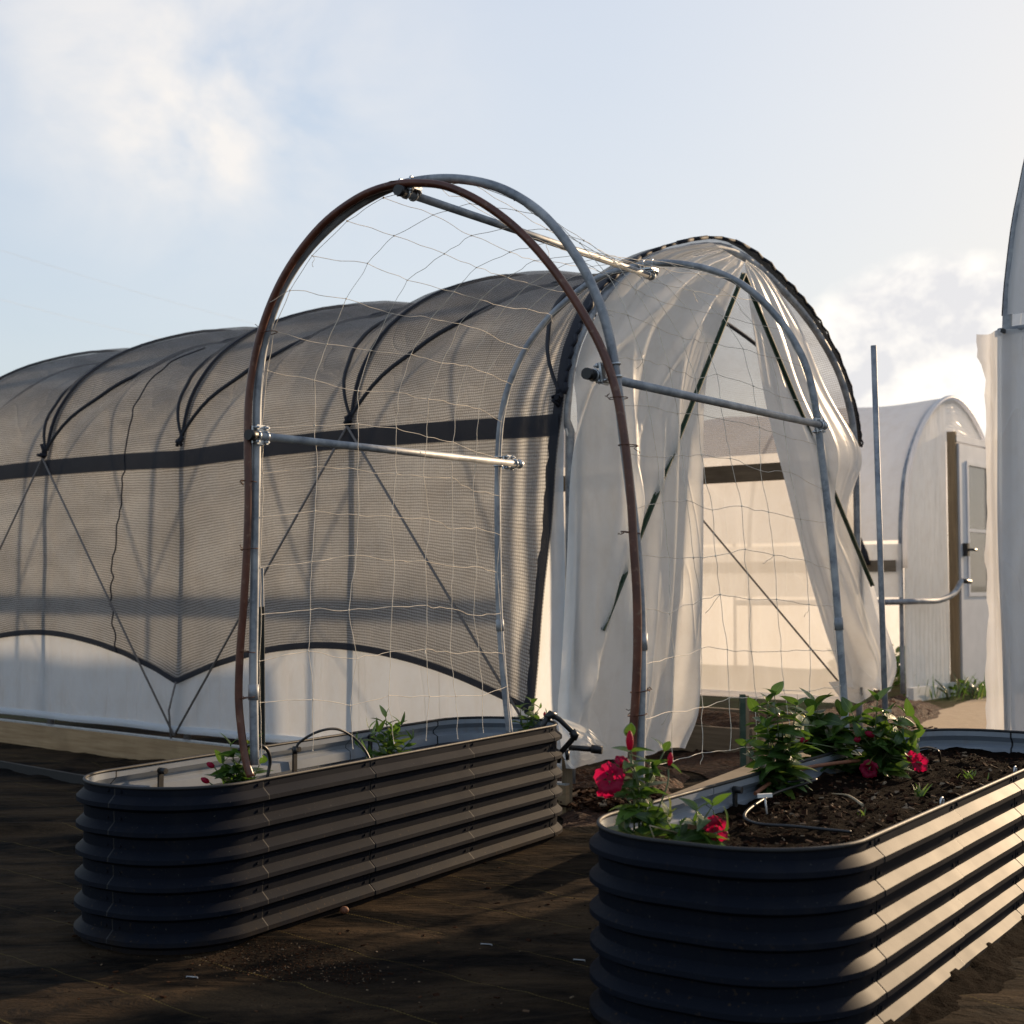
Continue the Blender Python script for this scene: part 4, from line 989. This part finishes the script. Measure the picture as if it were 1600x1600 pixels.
a = D(886, 1172, 6.05); mb = MB(); mb.bar(Vector((a.x, a.y, 0)), a, .045, .035, up=Y); tag(mb.build('wooden_peg', M_WOODV), 'pale square wooden peg in the mulch under the curtain corner', 'peg')
# black pipe elbow over the left planter's far rim
y_ = BL.P(1.78, -.02).y + .02
el = root('pipe_elbow', 'black pipe with two elbows hooked over the far corner of the left planter', 'pipe', D(870, 1130, y_))
pts = [D(846, 1140, y_ - .03), D(853, 1124, y_ - .01), D(860, 1116, y_), D(874, 1124, y_), D(892, 1141, y_ + .01), D(899, 1149, y_ + .01), D(893, 1157, y_ + .02), D(876, 1176, y_ + .03), D(872, 1190, y_ + .05)]
MB().tube(pts, .011, 10).build('pipe_run', M_BLACK, el)
for k in (2, 5):
    MB().tube([pts[k].lerp(pts[k - 1], .8), pts[k], pts[k].lerp(pts[k + 1], .5)], .0165, 10).build('elbow', M_BLACK, el)
y_ = 5.95
el = root('valve_pipe', 'horizontal black pipe stub capped with a socket on a wooden peg', 'pipe', D(890, 1172, y_))
MB().tube([D(889, 1168, y_), D(930, 1171, y_ - .02)], .012, 10).build('pipe_run', M_BLACK, el); MB().tube([D(924, 1170, y_ - .02), D(941, 1172, y_ - .03)], .018, 12).build('socket', M_BLACK, el)
MB().tube([D(885, 1172, y_), D(885, 1187, y_)], .013, 10).build('riser', M_BLACK, el)
# drip tubes
def drip(name, lab, pts, r=.0042, m=M_BLACK):
    return tag(MB().tube(smooth(pts, 60), r, 8).build(name, m), lab, 'drip line')
yb = BL.P(.35, -.25).y
def BD(px, py, y): return D(px, py, y)
drip('drip_line', 'black drip tube arching up from the soil of the left planter', [BD(462, 1174, yb), BD(468, 1160, yb), BD(495, 1144, yb), BD(525, 1139, yb + .05), BD(552, 1152, yb + .1), BD(570, 1172, yb + .1), BD(580, 1192, yb + .1)])
ya = BL.P(.05, -.12).y
drip('drip_line', 'short black drip tube round the left foot of the arch', [BD(372, 1172, ya), BD(385, 1166, ya), BD(402, 1164, ya - .04), BD(416, 1170, ya - .03), BD(422, 1188, ya), BD(418, 1214, ya)], .005)
p = BD(461, 1172, yb); tag(MB().tube([p - ZU * .012 + X * .0, p + ZU * .012], .008, 8).build('drip_valve', M_BLACK), 'small black valve at the end of the arching drip tube', 'valve')
p = BD(404, 1181, ya - .02); mb = MB(); mb.box(p, (X * .6 + ZU * .8).normalized(), Y, (X * .8 - ZU * .6).normalized(), .045, .001, .016); tag(mb.build('plant_tag', M_TAG), 'white plastic tag on the drip tube at the left foot of the arch', 'tag')
drip('drip_line', 'black drip tube curving across the soil of the right planter', [Z(1230, 1222, .42), Z(1275, 1218, .425), Z(1210, 1240, .40), Z(1165, 1270, .40), Z(1180, 1286, .395), Z(1240, 1291, .395), Z(1290, 1296, .39), Z(1330, 1300, .385)])
drip('drip_line', 'small black drip loop behind the blooms in the right planter', [Z(1430, 1172, .42), Z(1450, 1168, .45), Z(1466, 1174, .45), Z(1470, 1190, .40)], .004)
drip('drip_line', 'brown tube lying along the netting side inside the right planter', [Z(1180, 1240, .40), Z(1215, 1216, .42), Z(1260, 1200, .43), Z(1310, 1192, .43), Z(1350, 1188, .42)], .006, M_CLAY)
p = Z(1195, 1243, .42); mb = MB(); mb.box(p, (X * .9 + Y * .3).normalized(), Y, (ZU).normalized(), .045, .012, .010); mb.tube([p, p - ZU * .05 + X * .005], .003, 6); tag(mb.build('drip_stake', M_TAG), 'white drip stake in the soil beside the bushy plant', 'stake')
mb = MB(); q = [Z(1300, 1240, .40), Z(1325, 1243, .41), Z(1348, 1258, .40)]; mb.tube(smooth(q, 10), .004, 6, rf=lambda s: .0015 + .003 * s); tag(mb.build('dry_stick', M_DRY), 'pale dry stick on the soil of the right planter', 'stick')
p = D(1253, 1122, BR.P(1.2, -.55).y); mb = MB()
mb.tube([p + ZU * (.011 * math.cos(math.pi * k / 10)) for k in range(11)], .01, 12, rf=lambda q: .0105 * math.sin(math.pi * min(.98, max(.02, q)))); tag(mb.build('yellow_ball', M_YEL), 'small yellow ball tied on the netting above the bushy plant', 'ball')
# planks and frames behind the right planter
pk = MB(); a = Z(985, 1285, .16); b = Z(1300, 1158, .16); pk.bar(a, b, .13, .035); tag(pk.build('wooden_plank', M_WOODG), 'long weathered plank lying beside the netting side of the right planter', 'plank')
for s in (-.11,):
    n_ = (b - a).cross(ZU).normalized()
    mb = MB()
    mb.bar(a + (b - a) * .02 - n_ * .0 - ZU * .09, b - ZU * .09, .04, .14); tag(mb.build('edging_board', M_WOODG), 'weathered board standing on edge under the long plank', 'board')
pk = MB(); a = Z(1075, 1152, .02); b = Z(1290, 1172, .02); pk.bar(a + ZU * .02, b + ZU * .02, .09, .03); tag(pk.build('loose_board', M_WOODG), 'weathered board lying on the ground inside the curtained opening', 'board')

# ------------------------------------------------------------------ far greenhouse with door
Q0 = Vector((3.38, 11.9, 0)); W2 = 2.32; G2 = 4.6
PR2 = [(0, .10), (0, .9), (.0, 1.45), (.03, 1.70), (.13, 2.05), (.42, 2.42), (.78, 2.66), (1.16, 2.75)]; PR2 = PR2 + [(W2 - a, b) for a, b in PR2[-2::-1]]
PC2 = prof_curve(60, PR2)
def QP(t, w, z): return Q0 + dT * t + sT * w + ZU * z
gh = root('greenhouse', 'small white arched greenhouse with a glazed door, in the distance behind the pole', 'greenhouse', QP(0, W2 / 2, 0))
mb = MB(); rows = []
i0 = min(i for i in range(len(PC2)) if PC2[i].z > 1.34)
for a in range(61):
    t = a / 60 * G2; row = []
    for i in range(i0, len(PC2)):
        p = PC2[i]; sg = .03 * math.sin(a / 60 * math.pi * 4) ** 2 * (1 if p.z > 1.7 else 0) + .012 * nz(t * 2, p.z * 2, 4)
        row.append(QP(t, p.x, p.z - sg))
    rows.append(row)
mb.grid(rows, uvf=lambda i, j: (i * .08, j * .09)); mb.build('roof_cover', M_POLYF, gh)
for t in (0.02, 1.5, 3.0, 4.5): MB().tube([QP(t, p.x, p.z - .03) for p in PC2], .02, 8).build('hoop', M_STEEL, gh)
# end wall left and right of and above the door
DW0, DW1, DH = .98, 2.0, 2.33
mb = MB(); rows = []
def roof_at(w):
    for a, b in zip(PC2, PC2[1:]):
        if a.x <= w <= b.x and b.x > a.x: return lerp(a.z, b.z, (w - a.x) / (b.x - a.x))
    return PC2[0].z + 1.35
def wall(w0, w1, zf0, zf1, n, seed, crimp):
    mb = MB(); rows = []
    for j in range(41):
        v = j / 40; row = []
        for i in range(n + 1):
            w = lerp(w0, w1, i / n); z = lerp(zf0(w), zf1(w), v)
            d = .012 * nz(w * 4, z * .8, seed) + crimp * .006 * math.sin(w * 70 + nz(w * 5, z, 2) * 2) * max(0, 1 - z / 1.1)
            row.append(QP(-.012 - d, w, z))
        rows.append(row)
    mb.grid(rows, uvf=lambda j, i: (i * .03, j * .06)); return mb
wall(.0, DW0, lambda w: .04, lambda w: (roof_at(max(w, .0)) if w > .02 else 1.75), 60, 2, 1.).build('end_wall', M_POLYC, gh)
wall(DW0, DW1, lambda w: DH, lambda w: roof_at(w), 20, 5, 0).build('gable_sheet', M_POLYC, gh)
wall(DW1, W2 - .002, lambda w: .04, lambda w: roof_at(w) if w < W2 - .03 else 1.75, 10, 7, 0).build('end_wall', M_POLYC, gh)
# edge roll round the arch
MB().tube([QP(-.02, p.x, p.z) for p in PC2[i0 - 2:]], .022, 8).build('edge_roll', M_POLYF, gh)
MB().bar(QP(-.05, DW0 + .035, .05), QP(-.05, DW0 + .035, 2.42), .04, .08, up=dT).build('door_post', M_WOODV, gh)
MB().bar(QP(-.05, DW1 + .06, .05), QP(-.05, DW1 + .06, 2.42), .05, .09, up=dT).build('door_post', M_WOODV, gh)
MB().bar(QP(-.05, DW0 + .04, 2.36), QP(-.05, DW1 + .03, 2.36), .09, .06, up=ZU).build('door_header', M_DOOR, gh)
door = MB(); dx0, dx1 = DW0 + .065, DW1 + .01; dz0, dz1 = .06, 2.31
gx0, gx1, gz0, gz1 = dx0 + .19, dx1 - .17, .93, 2.13
for (a0, a1, z0, z1) in ((dx0, gx0, dz0, dz1), (gx1, dx1, dz0, dz1), (gx0, gx1, dz0, gz0), (gx0, gx1, gz1, dz1)):
    door.box(QP(-.085, (a0 + a1) / 2, (z0 + z1) / 2), sT, dT, ZU, a1 - a0, .045, z1 - z0)
dr = door.build('door', M_DOOR, gh)
MB().box(QP(-.08, (gx0 + gx1) / 2, (gz0 + gz1) / 2), sT, dT, ZU, gx1 - gx0, .006, gz1 - gz0).build('glass_pane', M_GLASS, dr)
fm = MB()
for (a0, a1, z0, z1) in ((gx0 - .03, gx0 + .008, gz0 - .03, gz1 + .03), (gx1 - .008, gx1 + .03, gz0 - .03, gz1 + .03), (gx0 + .008, gx1 - .008, gz0 - .03, gz0 + .008), (gx0 + .008, gx1 - .008, gz1 - .008, gz1 + .03), (gx0 + .008, gx1 - .008, 1.50, 1.53)):
    fm.box(QP(-.112, (a0 + a1) / 2, (z0 + z1) / 2), sT, dT, ZU, a1 - a0, .012, z1 - z0)
fm.build('pane_frame', M_DOOR, dr)
h_ = MB(); h_.box(QP(-.13, dx0 + .07, 1.33), sT, dT, ZU, .05, .05, .12); h_.tube([QP(-.15, dx0 + .07, 1.33), QP(-.19, dx0 + .07, 1.33), QP(-.19, dx0 + .16, 1.33)], .012, 8); h_.build('handle', M_BLACK, dr)
pts = [QP(1.6, -.06, .84), QP(.5, -.06, .85), QP(0, -.06, .86), QP(-.10, .10, .865), QP(-.13, .45, .87), QP(-.15, .75, .93), QP(-.15, .95, 1.05)]
MB().tube(smooth(pts, 40), .026, 10).build('crank_pipe', M_STEEL, gh); MB().tube([QP(-.16, .93, 1.045), QP(-.16, 1.12, 1.035)], .022, 8).build('pipe_strap', M_BLACK, gh)
MB().bar(QP(.05, -.02, 1.17), QP(G2, -.02, 1.17), .04, .10).build('hip_board', M_WOODG, gh)
mb = MB(); mb.grid([[QP(t * .4, -.035, z) for z in (.90, 1.0, 1.1, 1.36)] for t in range(12)], uvf=lambda i, j: (i * .4, j * .15)); mb.build('side_curtain', M_POLYC, gh)
mb = MB(); mb.bar(QP(-.04, 0.03, .06), QP(-.04, DW0, .06), .05, .12); mb.build('sill_board', M_TAG, gh)
# dark strap hanging from the far roof by the hip board
tag(MB().tube([QP(.62, -.05, 1.95), QP(.42, -.06, 1.5), QP(.32, -.07, 1.28), QP(.30, -.07, 1.18)], .022, 6, rf=lambda q: .02 + .012 * q).build('hanging_strap', M_ROPEB), 'dark strap hanging down the side of the far greenhouse', 'strap')

# green growth seen through the gap and by the door
def bush(label, p, rx, rz, n, L, seed, name='bush', grass=False):
    random.seed(seed); r = root(name, label, 'plant', p); fm = MB(); st = MB()
    for _ in range(5): q = p + Vector((random.uniform(-rx, rx) * .6, random.uniform(-rx, rx) * .6, rz * random.uniform(.5, .9))); st.tube([p, (p + q) / 2 + X * .03, q], .006, 5)
    for _ in range(n):
        a = random.uniform(0, 6.28); rr = rx * math.sqrt(random.random()); z = rz * random.random() * (1 - .5 * (rr / rx) ** 2); b = p + Vector((math.cos(a) * rr, math.sin(a) * rr, 0 if grass else z))
        if nz(b.x * 5, b.y * 5, b.z * 6) < -.12: continue
        d = Vector((math.cos(a) * .8, math.sin(a) * .8, random.uniform(.1, 1.3) + (2.2 if grass else 0))); leaf(fm, b, d, Vector((math.sin(a), -math.cos(a), .3)), L * random.uniform(.6, 1.3), L * (.035 if grass else .22), .4, .2, random.uniform(-.6, .6))
    st.build('stem', M_STEM, r); fm.build('foliage', M_LEAF, r)
bush('grass tuft at the foot of the far greenhouse wall left of its door', QP(-.16, .55, 0), .40, .2, 110, .20, 71, 'grass_tuft', True)
bush('weedy green clump by the far greenhouse door', QP(-.22, 1.0, 0), .22, .14, 100, .09, 72, 'weed_clump')
bush('green crop row seen through the gap beside the far greenhouse', Vector((4.6, 17.5, 0)), .9, .75, 900, .16, 73, 'crop_plant')
bush('lower green crop plant in the gap beside the far greenhouse', Vector((3.75, 14.2, 0)), .45, .42, 420, .12, 74, 'crop_plant')
fe = root('dark_gap_fence', 'added dark slatted fence filling the dark gap beside the far greenhouse', 'fence', Vector((6.5, 24, 0)))  # made-up fence, added to fill the dark spot seen through the gap
for k in range(5): MB().box((8.3, 24, .22 + .27 * k), X, Y, ZU, 5.0, .03, .235).build('slat', M_WOODG if k == 0 else MATS['dark_gap_fill'] if 'dark_gap_fill' in MATS else simple('dark_gap_fill', (.018, .022, .03), .7), fe)
for k in range(4): MB().box((6.0 + 1.5 * k, 24.06, .72), X, Y, ZU, .09, .09, 1.44).build('post', M_WOODG, fe)
# ------------------------------------------------------------------ right edge tunnel
y_ = 6.3
E0 = D(1579, 1150, y_); E0.z = 0
wE = Vector((.67, -.74, 0)).normalized(); nE = Vector((-.74, -.67, 0)).normalized(); aE = Vector((.74, .67, 0)).normalized()
def EP(w, z, o=0.): return E0 + wE * w + ZU * z + nE * o
rt = root('film_tunnel', 'tall film covered tunnel cut off by the right edge of the picture', 'polytunnel', E0)
hz = 1 + 400 * E0.y / F
PR3 = [(0, 0), (0, 1.0), (0.01, 1.7), (.02, hz), (.05, hz + .30), (.11, hz + .62), (.24, hz + 1.0), (.62, hz + 1.45), (1.3, hz + 1.7)]; WE = 2.6
PR3 = PR3 + [(WE - a, b) for a, b in PR3[-2::-1]]
PC3 = prof_curve(60, PR3)
MB().tube([EP(p.x, p.z) for p in PC3], .022, 12).build('hoop', M_STEEL, rt)
mb = MB(); rows = []
for j in range(61):
    z = lerp(.05, hz, j / 60); row = []
    ed = -.105 - .012 * nz(z * 3, 1, 1) - .010 * nz(z * 11, 1, 1) - (.012 if z > hz - .12 else 0)
    for i in range(41):
        w = lerp(ed, .40, i / 40); row.append(EP(w, z, .034 + .020 * math.sin(w * 34 + z * .6 + nz(w * 3, z, 2) * 2) + .02 * nz(w * 5, z * .6, 3) - .03 * math.exp(-((w + .09) / .03) ** 2)))
    rows.append(row)
mb.grid(rows, uvf=lambda j, i: (i * .024, j * .036)); mb.build('side_sheet', M_POLYE, rt)
mb = MB(); rows = []
k0 = min(i for i in range(len(PC3)) if PC3[i].z > hz - .02)
for i in range(k0, len(PC3) - k0 + 1):
    p = PC3[i]; c = Vector((WE / 2, 0, hz)); rows.append([EP(lerp(p.x + .01, c.x, t / 18), lerp(p.z, c.z, t / 18), .022 + .012 * nz(i * .4, t * .5, 3)) for t in range(13)])
mb.grid(rows, uvf=lambda j, i: (i * .08, j * .05)); mb.build('gable_sheet', M_POLYE, rt)
mb = MB(); rows = []
for a in range(31):
    t = a / 30 * 5; rows.append([EP(p.x - .006, p.z) + aE * t for p in PC3[2:31]])
mb.grid(rows, uvf=lambda i, j: (i * .17, j * .1)); mb.build('roof_cover', M_POLY, rt)
MB().tube([EP(p.x - .012, p.z, .0) + ZU * .0 for p in PC3[k0:40]], .016, 6).build('edge_clip', M_BAND, rt)
MB().tube([EP(-.02, hz), EP(1.5, hz - .0)], .018, 8).build('cross_rail', M_STEEL, rt)
mb = MB(); mb.box(EP(.03, hz - .01, .03), sT, eT, ZU, .10, .012, .018); mb.build('bracket', M_BLACK, rt)

# two thin overhead wires in the distant sky
for k, (a, b, lab) in enumerate((((-60, 372), (420, 512), 'upper of two faint overhead wires in the sky'), ((-60, 452), (330, 545), 'lower of two faint overhead wires in the sky'))):
    A = D(*a, 60); B = D(*b, 85); tag(MB().tube(smooth([A, (A + B) / 2 - ZU * .15, B], 20), .0055, 5).build('overhead_wire', simple('wire_grey', (.55, .56, .58), .6)), lab, 'wire', 'overhead wires')
random.seed(5)
for o in SC.objects:
    if '_w' in o: del o['_w']
